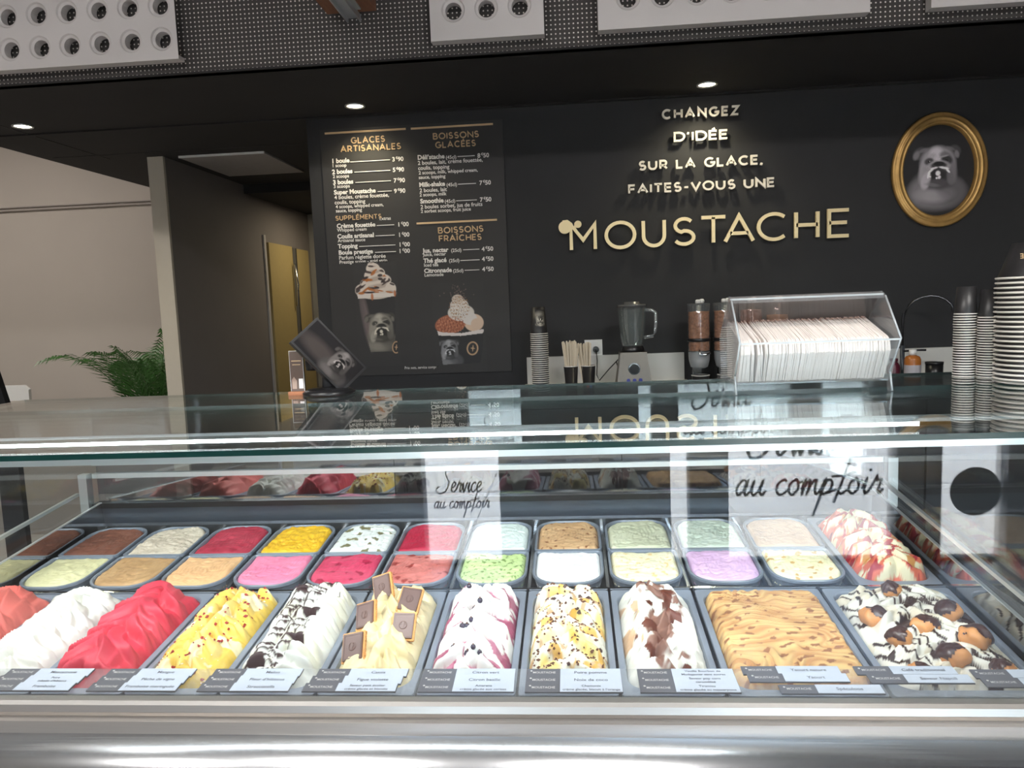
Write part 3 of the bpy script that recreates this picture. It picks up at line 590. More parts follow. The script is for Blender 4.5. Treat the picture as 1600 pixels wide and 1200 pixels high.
# front ledge and polished trims
pr = [(1.115, -.640), (1.03, -.606), (1.004, -.580), (.998, -.560), (.994, -.546), (.980, -.546), (.973, -.549), (.970, -.558)]
pw('front_ledge', MB().prism([(y, z + CH) for y, z in pr + [(.99, -.60), (1.01, -.64), (1.115, -.66)]], X0, X1, 'x'), mat('satin_steel', (.44, .41, .38), .34, .75, var=.05, scale=14, stretch=(1, 30, 30)), case)
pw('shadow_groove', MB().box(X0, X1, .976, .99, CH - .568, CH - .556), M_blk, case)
pr = [(.968, -.566), (.963, -.568), (.962, -.588), (.99, -.592), (.99, -.566)]
pw('front_band', MB().prism([(y, z + CH) for y, z in pr], X0, X1, 'x'), MATS['satin_steel'], case)
pr = [(.99, -.586), (.955, -.5855)] + [(.950 - .050 * math.sin(a * PI / 20), -.635 + .050 * math.cos(a * PI / 20)) for a in range(0, 21)] + [(.99, -.69)]
bmp = pw('bumper_trim', MB().prism([(y, z + CH) for y, z in pr], X0, X1, 'x'), mat('bumper_steel', (.66, .68, .70), .26, .95, var=.04, scale=10, stretch=(1, 40, 40)), case)
for q in bmp.data.polygons: q.use_smooth = abs(q.normal.x) < .5
pw('case_body', MB().box(X0 + .02, X1 - .02, .99, 1.98, .1, CH - .66), mat('case_body_grey', (.12, .12, .125), .4), case)
pw('plinth', MB().box(X0 + .06, X1 - .06, 1.03, 1.94, 0, .1), M_blk, case)
pw('card_ledge', dk_prism(XL, XR, [(-.363, .045), (-.363, .048), (-.434, .048), (-.434, .045)]), M_acr, case)

# ------------------------------------------------------------------ pans
def rrect(w, h, rs, n=6):
    """rounded rectangle centred on 0; rs = radii (+x+y, -x+y, -x-y, +x-y)"""
    out = []
    for (sx, sy, a0), r in zip(((1, 1, 0), (-1, 1, 90), (-1, -1, 180), (1, -1, 270)), rs):
        cx, cy = sx * (w / 2 - r), sy * (h / 2 - r)
        for i in range(n + 1): a = math.radians(a0 + 90 * i / n); out.append((cx + r * math.cos(a), cy + r * math.sin(a)))
    return out
def rings(mb, levels):
    """levels = [(outline, z)] of equal length, skinned one to the next"""
    n = len(levels[0][0]); vs = [(x, y, z) for P, z in levels for x, y in P]
    mb.add(vs, [(j * n + i, j * n + (i + 1) % n, (j + 1) * n + (i + 1) % n, (j + 1) * n + i) for j in range(len(levels) - 1) for i in range(n)]); return mb
def pan(W, L, mx, my, r):
    o = rrect(W, L, (.006,) * 4); i1 = rrect(W - 2 * mx, L - 2 * my, (r,) * 4); i2 = rrect(W - 2 * mx - .01, L - 2 * my - .01, (r * .9,) * 4)
    return rings(MB(), [(rrect(W - .002, L - .002, (.006,) * 4), -.012), (o, -.001), (rrect(W - .003, L - .003, (.006,) * 4), 0), (rrect(W - 2 * mx + .003, L - 2 * my + .003, (r,) * 4), .0005), (i1, -.002), (i2, -.03)])
def half(W, L, far):
    r = (.050, .050, .012, .012) if far else (.012, .012, .058, .058); r2 = tuple(max(.006, q - .004) for q in r)
    return rings(MB(), [(rrect(W - .018, L - .018, r2), -.035), (rrect(W - .006, L - .006, r2), -.006), (rrect(W, L, r), -.004), (rrect(W, L, r), .002), (rrect(W - .002, L - .002, r), .003),
                        (rrect(W - .009, L - .009, r2), .003), (rrect(W - .012, L - .012, r2), .0), (rrect(W - .02, L - .02, r2), -.025)])
def inside_d(X, Y, W, L, rs):
    """distance inside a rounded rectangle (positive inside)"""
    r = np.where(Y > 0, np.where(X > 0, rs[0], rs[1]), np.where(X > 0, rs[3], rs[2]))
    qx = np.abs(X) - W / 2 + r; qy = np.abs(Y) - L / 2 + r
    return r - (np.hypot(np.maximum(qx, 0), np.maximum(qy, 0)) + np.minimum(np.maximum(qx, qy), 0))
M_ice = mat('ice_cream_surface', rough=.5, attr=True, var=.03, scale=60, bump=.12, spec=.35, sss=.04)
S = srgb
def petals(X, Y, W, L, seed, rows, cols, a, b, H, base, ang=35, curv=.25, groove=2.2, gd=.10, jit=.25, sharp=.5, tilt=.5, edge=.7):
    rs = np.random.RandomState(seed); Hh = np.full(X.shape, -1.); ID = np.zeros(X.shape); T = np.zeros(X.shape); Sx = np.zeros(X.shape)
    dome = base * np.clip(1 - np.abs(2 * X / W) ** 3.2 * .75, 0, 1) * np.clip(1 - np.abs(2 * Y / L) ** 8, 0, 1)
    Hh = dome.copy() * .8
    k = 0
    for j in range(rows):
        for i in range(cols):
            k += 1; u = (i + .5) / cols * 2 - 1 if cols > 1 else 0
            cx = u * W / 2 * edge + rs.uniform(-1, 1) * jit * b; cy_ = L / 2 - (j + .5 + rs.uniform(-.3, .3) + .25 * (i % 2)) * L / (rows + .25)
            th = math.radians((-ang if u > 0 else ang) * (abs(u) + .15) + rs.uniform(-12, 12) + (0 if abs(u) > .05 else rs.choice([-1, 1]) * ang)); c, s = math.cos(th), math.sin(th)
            p = (X - cx) * c + (Y - cy_) * s; q = -(X - cx) * s + (Y - cy_) * c
            aa = a * rs.uniform(.85, 1.2); bb = b * rs.uniform(.85, 1.2); q = q - curv * p * p / aa * rs.choice([-1, 1, 1])
            m = (p / aa) ** 2 + (q / bb) ** 2; prof = np.clip(1 - m, 0, 1) ** sharp
            zc = base * (1 - .75 * abs(2 * cx / W) ** 3.2) * .52 + rs.uniform(-.2, .2) * H
            hh = zc + H * 1.3 * prof * (1 - tilt * q / bb) - gd * 2.0 * H * np.abs(np.sin(q / bb * PI * groove * .62 + 1.3 * p / aa + k)) ** .6 * prof ** .4
            hh = np.where(m < 1, hh, -1); up = hh > Hh; Hh = np.where(up, hh, Hh); ID = np.where(up, k, ID); T = np.where(up, q / bb, T); Sx = np.where(up, p / aa, Sx)
    return Hh, ID, T, Sx
def tub(kind, label, xc, tc, W, L, seed, style, far=None, group=None, mx=.012, my=.016, r=.034, res=.0023):
    t = thing('ice_cream_tub', label, 'ice cream tub', deck(xc, tc, 0), (SL, 0, 0), group)
    if kind == 'half':
        key = 'half_far' if far else 'half_near'
        if key not in MATS: MATS[key] = half(W, L, far).mesh('container', M_tubgrey)
        link('container', MATS[key], t); w, l = W - .014, L - .014; rs_ = (.046, .046, .008, .008) if far else (.008, .008, .053, .053)
    else:
        key = 'pan%.3f' % W
        if key not in MATS: MATS[key] = pan(W, L, mx, my, r).mesh('container', M_pan)
        link('container', MATS[key], t); w, l = W - 2 * mx - .001, L - 2 * my - .001; rs_ = (r,) * 4
    X, Y = np.meshgrid(np.linspace(-w / 2, w / 2, int(w / res)), np.linspace(-l / 2, l / 2, int(l / res)))
    D = inside_d(X, Y, w, l, rs_)
    H, col = style(X, Y, w, l, D, seed); col = col * (.92 if kind == 'half' else .78)
    if kind == 'half': e = np.clip(D / .010, 0, 1); H = -.006 + (H + .006) * (1 - (1 - e) ** 2)
    else:
        e = np.clip(D / .016 + .12 * fbm(X, Y, seed + 9, 260, 2), 0, 1); H = np.where(H > 0, H * (.66 + .34 * np.clip((l / 2 - np.abs(Y)) / .06, 0, 1)), H); H = -.012 + (H + .012) * (1 - (1 - e) ** 2.2)
    # keep the rounded corners: pull grid points that fall outside onto the outline
    out = D < 0; H = np.where(out, -.02, H)
    nrm = inside_d(X * .985, Y * .985, w, l, rs_)
    me = grid_mesh('ice_cream', X, Y, H, col, M_ice, D > -res * 1.2); link('ice_cream', me, t)
    t['_s'] = 0; del t['_s']
    def sample(x, t_):
        i = int(round((x - xc + w / 2) / w * (X.shape[1] - 1))); j = int(round((t_ - tc + l / 2) / l * (X.shape[0] - 1)))
        return float(H[min(max(j, 0), X.shape[0] - 1), min(max(i, 0), X.shape[1] - 1)])
    return t, sample
def flat_style(col, col2=None, amt=.3, specks=None, rough=1., seedf=0, mott=55):
    col = np.array(col); col2 = np.array(col2 if col2 is not None else col * .8)
    def f(X, Y, w, l, D, seed):
        rs = np.random.RandomState(seed); warp = fbm(X, Y, seed, 45, 3) * .012
        g = np.sin((D + warp) * 900 + seed) * .00055 + np.abs(fbm(X, Y, seed + 1, 110, 3)) * -.0022 + fbm(X, Y, seed + 2, 300, 2) * .0006 + fbm(X, Y, seed + 6, 38, 2) * .0028
        H = .0035 + rough * g + .002 * np.clip(D / .05, 0, 1)
        a = np.clip(.5 + fbm(X, Y, seed + 3, mott, 3) * 1.6, 0, 1) * amt; c = col * (1 - a[..., None]) + col2 * a[..., None]
        for x, y, rx in ((rs.uniform(-.4, .4) * w, rs.uniform(-.35, .35) * l, rs.uniform(.004, .012)) for _ in range(9)):   # scrape pits
            m = np.exp(-((X - x) / rx) ** 2 - ((Y - y) / (rx * .25)) ** 2); H = H - m * .0035 * rough
        if specks:
            for sc, thr, f_ in specks: m = fbm(X, Y, seed + int(f_), f_, 2) > thr; c = np.where(m[..., None], np.array(sc), c)
        return H, c
    return f
KX = [-.108 + .17 * (k + .5) for k in range(-7, 5)]
far_row = [
 ('milk chocolate brown ice cream in the far row, at its left end', S(128, 82, 66), S(100, 60, 48), .4, None),
 ('greyish cream ice cream with rippled ridges in a far-row half tub beside the brown one', S(212, 200, 182), S(190, 176, 158), .4, None),
 ('raspberry red sorbet in a far-row half tub between grey cream and yellow', S(172, 50, 70), S(196, 74, 92), .4, None),
 ('bright yellow sorbet with torn ridges in a far-row half tub', S(240, 192, 50), S(222, 164, 30), .4, None),
 ('white ice cream sprinkled with green-brown nut shreds in a far-row half tub', S(240, 244, 242), S(228, 234, 230), .3, [(S(128, 124, 90), .50, 150.)]),
 ('deep crimson sorbet in a far-row half tub right after the nut-sprinkled white one', S(178, 30, 62), S(198, 60, 88), .4, None),
 ('plain pale white ice cream in a far-row half tub above the pistachio green one', S(226, 238, 236), S(212, 226, 224), .3, None),
 ('caramel tan ice cream in a far-row half tub above the pure white one', S(210, 172, 130), S(196, 154, 112), .4, [(S(140, 94, 62), .74, 260.)]),
 ('pale greenish cream ice cream in a far-row half tub, third from the strawberry swirl pan', S(222, 224, 196), S(206, 210, 178), .4, None),
 ('very pale mint white ice cream in a far-row half tub above the lilac one', S(222, 234, 220), S(206, 222, 204), .4, None),
 ('pale mocha beige ice cream in a far-row half tub beside the strawberry swirl pan', S(204, 176, 152), S(190, 160, 136), .4, None)]
near_row = [
 ('pale vanilla yellow ice cream in a half tub below the brown one', S(226, 220, 176), S(212, 206, 158), .4, None),
 ('coffee tan ice cream in a near half tub with small scrape marks', S(192, 154, 110), S(176, 136, 94), .4, None),
 ('peach orange ice cream in a near half tub below the raspberry one', S(234, 186, 138), S(222, 168, 120), .4, None),
 ('candy pink ice cream in a half tub below the yellow one', S(238, 140, 172), S(226, 116, 154), .4, None),
 ('bright raspberry pink sorbet in a near half tub below the nut-sprinkled white one', S(206, 66, 100), S(224, 96, 126), .4, [(S(166, 30, 66), .6, 120.)]),
 ('dusty salmon pink ice cream in a half tub below the crimson one', S(206, 124, 118), S(190, 100, 94), .4, [(S(150, 60, 56), .66, 160.)]),
 ('pistachio green ice cream with dark specks in a near half tub', S(204, 226, 162), S(190, 214, 144), .4, [(S(122, 150, 84), .52, 330.)]),
 ('pure bright white ice cream in a half tub below the caramel tan one', S(250, 250, 250), S(244, 246, 250), .3, None),
 ('cream ice cream with golden caramel ripples in a near half tub', S(246, 240, 210), S(238, 228, 184), .4, [(S(234, 208, 152), .45, 190.)]),
 ('lilac purple ice cream in a near half tub', S(226, 190, 226), S(214, 172, 216), .4, None),
 ('vanilla cream ice cream with brown streaks, half tub next to the strawberry pan', S(246, 240, 204), S(236, 224, 172), .4, [(S(212, 172, 110), .66, 170.)])]
for i in range(11):
    lab, c, c2, am, sp = far_row[i]; tub('half', lab, KX[i], .2765, .158, .178, 20 + i, flat_style(c, c2, am, sp, 1.9 if i in (1, 3) else 1.15), far=True, group='half tubs of the far row')
    lab, c, c2, am, sp = near_row[i]; tub('half', lab, KX[i], .1035, .158, .164, 50 + i, flat_style(c, c2, am, sp), far=False, group='half tubs of the near row')

def st_swirl(col, col2, rows=7, cols=2, a=.052, b=.030, H=.020, base=.026, seam=None, **kw):
    col, col2 = np.array(col), np.array(col2)
    def f(X, Y, w, l, D, seed):
        H_, ID, T, Sx = petals(X, Y, w, l, seed, rows, cols, a, b, H, base, **kw)
        t = ((ID * 37) % 11) / 11.; t = np.clip(t * .7 + .3 * fbm(X, Y, seed, 90, 3), 0, 1); c = col * (1 - t[..., None]) + col2 * t[..., None]
        return H_, c
    return f
GX = [-.108 + .17 * (k + .5) for k in range(-7, 2)]; FG = 'front row pans of decorated ice cream'
def front(i, label, style, seed, xc=None, W=.165): return tub('pan', label, GX[i] if xc is None else xc, -.1835, W, .358, seed, style, group=FG)
front(0, 'salmon pink ice cream in broad folded swirls, first front pan from the left end', st_swirl(S(240, 128, 118), S(228, 106, 98), rows=8, a=.058, b=.025, H=.027, base=.030, ang=85, groove=1.8, gd=.20, tilt=.9, curv=.5), 101)
front(1, 'plain white ice cream in tight curled ridges, front pan beside the coral red one', st_swirl(S(244, 242, 234), S(236, 232, 220), rows=14, cols=2, a=.042, b=.015, H=.022, base=.026, ang=55, groove=1.4, gd=.20, jit=.3, tilt=.9, curv=.4), 102)
front(2, 'coral red sorbet heaped in large twisted petals in a front pan', st_swirl(S(224, 62, 84), S(236, 88, 104), rows=8, cols=2, a=.064, b=.025, H=.028, base=.034, ang=85, groove=1.7, gd=.20, curv=.55, tilt=.9), 103)
def st_yellow(X, Y, w, l, D, seed):
    H_, ID, T, Sx = petals(X, Y, w, l, seed, 12, 3, .034, .018, .022, .024, ang=70, groove=1.6, gd=.16, tilt=.85)
    t = np.clip(((ID * 29) % 7) / 9. + .3 * fbm(X, Y, seed, 120, 2), 0, 1)[..., None]; c = np.array(S(248, 208, 92)) * (1 - t) + np.array(S(250, 224, 140)) * t
    m = (fbm(X, Y, seed + 5, 90, 2) > .42)[..., None]; c = np.where(m, np.array(S(250, 236, 190)), c); return H_, c
ty, sy_ = front(3, 'yellow sorbet waves dotted with dark red fruit crumbs in a front pan', st_yellow, 104)
def st_zig(X, Y, w, l, D, seed):
    H_, ID, T, Sx = petals(X, Y, w, l, seed, 15, 3, .034, .0160, .027, .026, ang=25, groove=1., gd=.08, sharp=.9, tilt=.9, jit=.25)
    c = np.ones(X.shape + (3,)) * np.array(S(248, 248, 240)); c = np.where((fbm(X, Y, seed, 60, 2) > .2)[..., None], np.array(S(246, 244, 226)), c)
    band = np.exp(-((X + .012 + .012 * np.sin(Y * 30)) / .038) ** 2)
    line = (np.abs(T + .45 + .10 * np.sin(Sx * 9)) < .10) | (np.abs(T - .05 + .12 * np.sin(Sx * 8 + 1)) < .08)
    m = line & (band > .45); c = np.where(m[..., None], np.array(S(66, 40, 40)), c)
    m = (fbm(X, Y, seed + 3, 75, 2) > .60) & (np.abs(X) < .05); c = np.where(m[..., None], np.array(S(62, 38, 42)), c); return H_, c
front(4, 'white whipped peaks zigzagged with dark chocolate lines in a front pan', st_zig, 105)
tb, sb_ = front(5, 'cream ice cream swirls topped with chocolate biscuits in a front pan', st_swirl(S(248, 232, 188), S(244, 222, 164), rows=10, cols=3, a=.036, b=.020, H=.024, base=.020, ang=70, groove=2.0, gd=.18, tilt=.8), 106)
def st_berry(X, Y, w, l, D, seed):
    H_, ID, T, Sx = petals(X, Y, w, l, seed, 10, 3, .038, .020, .025, .024, ang=60, groove=1.8, gd=.16, tilt=.85)
    c = np.ones(X.shape + (3,)) * np.array(S(248, 244, 238)); v = fbm(X + .3 * T * .02, Y + .02 * Sx, seed, 55, 3)
    m = ((T + .5 * v > .0) & (((ID * 17) % 5) < 4))[..., None]; c = np.where(m, np.array(S(202, 122, 146)), c)
    m = ((np.abs(T - .1 + .5 * v) < .12) & (((ID * 17) % 5) < 3))[..., None]; c = np.where(m, np.array(S(170, 76, 108)), c); return H_, c
tbe, sbe = front(6, 'white ice cream marbled with mauve pink sauce and blackcurrants in a front pan', st_berry, 107)
def st_crumb(X, Y, w, l, D, seed):
    H_, ID, T, Sx = petals(X, Y, w, l, seed, 10, 3, .038, .019, .024, .022, ang=45, groove=1.5, gd=.14, tilt=.85)
    c = np.ones(X.shape + (3,)) * np.array(S(250, 246, 230)); v = fbm(X, Y, seed, 70, 3)
    a = np.clip((v - .1) * 3, 0, 1)[..., None]; c = c * (1 - a) + np.array(S(250, 230, 150)) * a; a = np.clip((fbm(X, Y, seed + 1, 120, 2) - .42) * 6, 0, .9)[..., None]; c = c * (1 - a) + np.array(S(240, 186, 80)) * a
    c = np.where((fbm(X, Y, seed + 4, 170, 2) > .58)[..., None], np.array(S(226, 190, 150)), c); return H_, c
tcr, scr = front(7, 'white ice cream with golden sauce and scattered brown chocolate crumbs in a front pan', st_crumb, 108)
def st_cocoa(X, Y, w, l, D, seed):
    H_, ID, T, Sx = petals(X, Y, w, l, seed, 9, 3, .038, .023, .028, .022, ang=70, groove=1.8, gd=.18, sharp=.7, tilt=.8)
    c = np.ones(X.shape + (3,)) * np.array(S(250, 248, 238)); v = fbm(X, Y, seed, 60, 3); cx = X - .006 - .012 * np.sin(Y * 24)
    m = np.clip((.024 - np.abs(cx) - .024 * v - .014 * fbm(X, Y, seed + 8, 170, 2)) / .007, 0, 1)[..., None] * .93; c = c * (1 - m) + np.array(S(140, 86, 66)) * m
    m = (np.abs(cx + .004) + .03 * fbm(X, Y, seed + 2, 120, 2) < .016) & (((ID * 7) % 3) < 2); c = np.where(m[..., None], np.array(S(112, 56, 38)), c)
    m = (X < -.035) & (v > .3); c = np.where(m[..., None], np.array(S(226, 186, 150)), c); return H_, c
front(8, 'white meringue-like swirls with a brown cocoa streak down the middle of a front pan', st_cocoa, 109)
def st_tan(X, Y, w, l, D, seed):
    wv = fbm(X, Y, seed, 18, 3); ph = (Y + .022 * np.sin(X * 26 + wv * 3) + .02 * wv) * 640
    H_ = .016 + .0035 * np.sin(ph) * np.clip(.6 + wv, 0, 1) + .003 * fbm(X, Y, seed + 1, 60, 3)
    t = np.clip(.5 + .5 * np.sin(ph * .5 + 2 * wv) * .7 + .4 * fbm(X * .5, Y, seed + 2, 90, 3), 0, 1)[..., None]
    c = np.array(S(240, 200, 136)) * (1 - t) + np.array(S(206, 150, 96)) * t; c = np.where((fbm(X * .7, Y, seed + 3, 240, 2) > .60)[..., None], np.array(S(160, 106, 70)), c); return H_, c
front(0, 'wide front pan of golden caramel ice cream raked into fine wavy lines', st_tan, 110, xc=.361, W=.248)
def st_choux(X, Y, w, l, D, seed):
    H_, ID, T, Sx = petals(X, Y, w, l, seed, 12, 5, .038, .017, .018, .014, ang=60, groove=1.6, gd=.18, tilt=.8)
    c = np.ones(X.shape + (3,)) * np.array(S(246, 240, 228)); c = np.where((fbm(X, Y, seed, 60, 3) > .3)[..., None], np.array(S(240, 228, 206)), c)
    line = np.abs(np.sin((X * .9 + Y * .5 + .006 * fbm(X, Y, seed + 1, 60, 2)) * 150)) < .40; zone = fbm(X, Y, seed + 2, 40, 2) > -.05
    c = np.where((line & zone)[..., None], np.array(S(58, 34, 30)), c); c = np.where((fbm(X, Y, seed + 7, 66, 2) > .66)[..., None], np.array(S(56, 32, 28)), c); return H_, c
tch, sch = front(0, 'wide front pan of cream ice cream striped with chocolate under cream puffs', st_choux, 111, xc=.616, W=.248)
def st_straw(X, Y, w, l, D, seed):
    H_, ID, T, Sx = petals(X, Y, w, l, seed, 10, 2, .050, .024, .026, .024, ang=70, groove=1.8, gd=.15, curv=.5, tilt=.85)
    c = np.ones(X.shape + (3,)) * np.array(S(248, 236, 200)); v = fbm(X, Y, seed, 95, 3)
    c = np.where((np.abs(T + .6 * v) < .34)[..., None], np.array(S(232, 118, 92)), c); c = np.where((v + .15 * T > .38)[..., None], np.array(S(176, 50, 62)), c)
    c = np.where((fbm(X, Y, seed + 4, 130, 2) > .6)[..., None], np.array(S(210, 150, 90)), c); return H_, c
tub('pan', 'full-length rear pan of cream ice cream with strawberry red swirls, at the right end', .657, .187, .165, .362, 112, st_straw)

# toppings
def scatter(par, name, sampler, xc, n, x0, x1, t0, t1, r, m, seed):
    rs = np.random.RandomState(seed); mb = MB(); lx = par.location.x
    for _ in range(n):
        x = rs.uniform(x0, x1); t = rs.uniform(t0, t1); h = sampler(x, t); q = r * rs.uniform(.5, 1.4); a = rs.uniform(0, PI)
        px_, py = x - xc, t + .1835; c, s = math.cos(a), math.sin(a)
        mb.add([(px_ + q * c, py + q * s, h + .0005), (px_ - q * s * .6, py + q * c * .6, h), (px_ - q * c, py - q * s, h + .001), (px_ + q * s * .6, py - q * c * .6, h), (px_, py, h + q * .8), (px_, py, h - q * .6)],
               [(0, 1, 4), (1, 2, 4), (2, 3, 4), (3, 0, 4), (1, 0, 5), (2, 1, 5), (3, 2, 5), (0, 3, 5)])
    o = mb.build(name, m, par); o['kind'] = 'stuff'; return o
M_red = mat('dried_raspberry', S(150, 34, 34), .6, var=.3, scale=200); M_choc = mat('dark_chocolate', S(66, 40, 36), .32, var=.2, scale=60); M_milk = mat('milk_chocolate_shell', S(104, 76, 70), .4, var=.08, scale=50)
M_brown = mat('chocolate_crumb', S(104, 60, 36), .6, var=.4, scale=200)
scatter(ty, 'fruit_crumbs', sy_, GX[3], 120, GX[3] - .055, GX[3] + .055, -.345, -.02, .0042, M_red, 1)
scatter(ty, 'sugar_crumbs', sy_, GX[3], 60, GX[3] - .055, GX[3] + .055, -.345, -.02, .0022, mat('pale_crumb', S(252, 230, 214), .5), 9)
scatter(tcr, 'chocolate_crumbs', scr, GX[7], 420, GX[7] - .062, GX[7] + .062, -.35, -.02, .0034, M_brown, 2)
scatter(tcr, 'chocolate_chunks', scr, GX[7], 26, GX[7] - .06, GX[7] + .06, -.35, -.02, .0065, M_choc, 3)
# blackcurrants lie on the marbled pan in little clusters
M_berry = mat('blackcurrant', S(46, 28, 48), .18, var=.2)
first = None
for x, t in ((-.222, -.066), (-.201, -.150), (-.190, -.146), (-.207, -.217), (-.214, -.224), (-.199, -.211), (-.185, -.298), (-.196, -.294), (-.174, -.300), (-.222, -.280)):
    h = sbe(x, t)
    if first is None:
        first = thing('blackcurrant', 'small glossy blackcurrant lying on the mauve marbled ice cream', 'berry', deck(x, t, h + .001), (SL, 0, 0), 'blackcurrants on the marbled ice cream')
        MB().lathe([(.0005, -.005), (.004, -.004), (.0055, 0), (.004, .004), (.0005, .005)], 12).build('berry_skin', M_berry, first)
        MB().lathe([(.0014, .0045), (.0018, .007), (.0006, .0075)], 6).build('calyx', M_brown, first)
    else: dup(first, deck(x, t, h + .001), random.uniform(0, 3), scale=random.uniform(.8, 1.25))
# chocolate-topped biscuits
def biscuit_mesh(w, l, th, n=11, sc=.0011):
    P = []
    for x0, y0, x1, y1, k in ((-w / 2, -l / 2, w / 2, -l / 2, n), (w / 2, -l / 2, w / 2, l / 2, n + 3), (w / 2, l / 2, -w / 2, l / 2, n), (-w / 2, l / 2, -w / 2, -l / 2, n + 3)):
        L_ = math.hypot(x1 - x0, y1 - y0); nx_, ny_ = (y1 - y0) / L_, -(x1 - x0) / L_
        for i in range(k * 2): f = i / (k * 2); o_ = sc * (i % 2); P.append((x0 + (x1 - x0) * f + nx_ * o_, y0 + (y1 - y0) * f + ny_ * o_))
    return MB().prism(P, -th / 2, th / 2)
labs = ['chocolate biscuit standing at the far edge of the cream swirls, highest of the five', 'chocolate biscuit on the right of the cream swirls, below the highest one', 'chocolate biscuit leaning at the left rim of the cream swirls, in mid pan',
        'chocolate biscuit in the centre right of the cream swirls', 'chocolate biscuit lowest in the pan of cream swirls, by its left rim']
first = None
for (x, t, rx, ry, rz), lab in zip(((-.400, -.062, .95, -.35, -.18), (-.333, -.118, .62, .12, -.10), (-.405, -.176, .80, -.35, -.25), (-.325, -.216, .70, .05, .02), (-.398, -.286, .75, -.25, -.16)), labs):
    h = .040
    if first is None:
        first = thing('chocolate_biscuit', lab, 'biscuit', deck(x, t, h), group='chocolate biscuits on the cream ice cream')
        biscuit_mesh(.044, .052, .006).build('biscuit', mat('baked_biscuit', S(222, 160, 92), .7, var=.15, scale=80), first)
        sl = MB().box(-.019, .019, -.023, .023, .003, .0075).box(-.0175, .0175, -.0215, -.0195, .0075, .0083).box(-.0175, .0175, .0195, .0215, .0075, .0083).box(-.0175, -.0155, -.0215, .0215, .0075, .0083).box(.0155, .0175, -.0215, .0215, .0075, .0083).build('chocolate_slab', M_milk, first)
        em = MB().lathe([(.008, .0075), (.0075, .0088), (.006, .0088), (.0055, .0078)], 14, cap=False)
        em.box(-.002, .002, -.006, .006, .0075, .0088).box(-.005, .005, .001, .003, .0075, .0086).build('embossed_relief', M_milk, sl); o = first
    else: o = dup(first, deck(x, t, h), label=lab)
    o.rotation_euler = (rx + SL, ry, rz)
# cream puffs
def lump(n, m, rx, ry, rz, seed, amp=.16, f=3.0, grow=0.):
    th = np.linspace(0, PI, n)[:, None] * np.ones((1, m)); ph = np.linspace(0, 2 * PI, m)[None, :] * np.ones((n, 1))
    x, y, z = np.sin(th) * np.cos(ph), np.sin(th) * np.sin(ph), np.cos(th); r = 1 + amp * fbm(x * f + z, y * f - z, seed, 1.6, 3) + grow
    return x * rx * r, y * ry * r, z * rz * r, z + .35 * fbm(x * 2, y * 2, seed + 1, 2.2, 2)
M_puff = mat('baked_choux', S(208, 142, 84), .5, var=.18, scale=70, bump=.3)
plab = ['cream puff at the far edge of the wide chocolate-striped pan', 'large cream puff at the left of the wide pan, second from its far edge', 'cream puff under thick chocolate near the right rim of the wide pan', 'cream puff in the middle of the wide pan',
        'flat cream puff left of centre in the wide pan with thin chocolate lines', 'big glossy cream puff at the right of the wide pan', 'big cream puff with crossed chocolate lines near the front of the wide pan', 'small cream puff at the lower left of the wide pan, half under the cards', 'cream puff nearest the front right corner of the wide pan']
for i, ((x, t), lab) in enumerate(zip(((.601, -.096 + .02), (.54, -.152), (.668, -.158), (.608, -.198), (.548, -.240), (.668, -.250), (.612, -.292), (.548, -.322), (.672, -.328)), plab)):
    sc_ = (.9, 1.12, 1.1, 1.05, 1.0, 1.2, 1.15, .9, .9)[i]; p = thing('cream_puff', lab, 'cream puff', deck(x, t, sch(x, t) + .003), (SL, 0, random.uniform(-.5, .5)), 'cream puffs on the wide pan')
    X, Y, Z, k = lump(16, 25, .022 * sc_, .020 * sc_, .016 * sc_, 300 + i); c = np.ones(X.shape + (3,))
    link('choux_shell', grid_mesh('choux_shell', X, Y, Z, c, M_puff), p)
    X, Y, Z, k = lump(22, 37, .022 * sc_, .020 * sc_, .016 * sc_, 300 + i, grow=.05); c = np.ones(X.shape + (3,))
    msk = ((X * (.8 if i % 2 else -.6) + .3 * Y) / .02 + k > .38) | (np.abs(np.sin(X * 230 + Y * 80 + i)) < .24) & (Z > -.006)
    link('chocolate_sauce', grid_mesh('chocolate_sauce', X, Y, Z, c, M_choc, msk), p) if msk.any() else None

# ------------------------------------------------------------------ flavour cards
M_card = mat('dark_card', (.105, .105, .12), .35, var=.03); M_cardw = mat('white_card', (.46, .50, .58), .35, var=.01); M_cardt = mat('card_print', (.12, .12, .14), .5); M_cardl = mat('card_brand_print', (.52, .50, .48), .5)
base = {}
def card(x, t, h, words, label, rz=0.):
    c = thing('flavour_card', label, 'card', deck(x, t, h), (SL, 0, rz), 'flavour cards on the clear ledge')
    if not base:
        base['s'] = MB().box(0, .150, 0, .0222, -.0022, 0).mesh('backing', M_card); base['w'] = MB().box(.054, .1495, .0006, .0218, 0, .0006).mesh('white_label', M_cardw)
        me = text_mesh('MOUSTACHE', .0075, .0001, 0, 1.0, 'LEFT', .036); me.transform(Matrix.Translation((.010, .009, .0004))); me.materials.clear(); me.materials.append(M_cardl); base['b'] = me
        base['d'] = MB().lathe([(.0018, .0003), (.0018, .0006)], 8, cx=.0075, cy=.0155).mesh('curl', M_cardl)
    link('backing', base['s'], c); link('white_label', base['w'], c); link('brand_lettering', base['b'], c); link('curl_mark', base['d'], c)
    for i, s in enumerate(words):
        two = len(words) > 1; me = text_mesh(s, .0095 if not two else .0072, .0001, 0, 1.0, 'CENTER'); xs = [v.co.x for v in me.vertices]
        if xs and max(xs) - min(xs) > .088: me.transform(Matrix.Scale(.088 / (max(xs) - min(xs)), 4, (1, 0, 0)))
        me.transform(Matrix.Translation((.102, (.0078 if not two else (.0125 - i * .009)), .0010))); me.materials.clear(); me.materials.append(M_cardt); link('flavour_lettering', me, c)
    return c
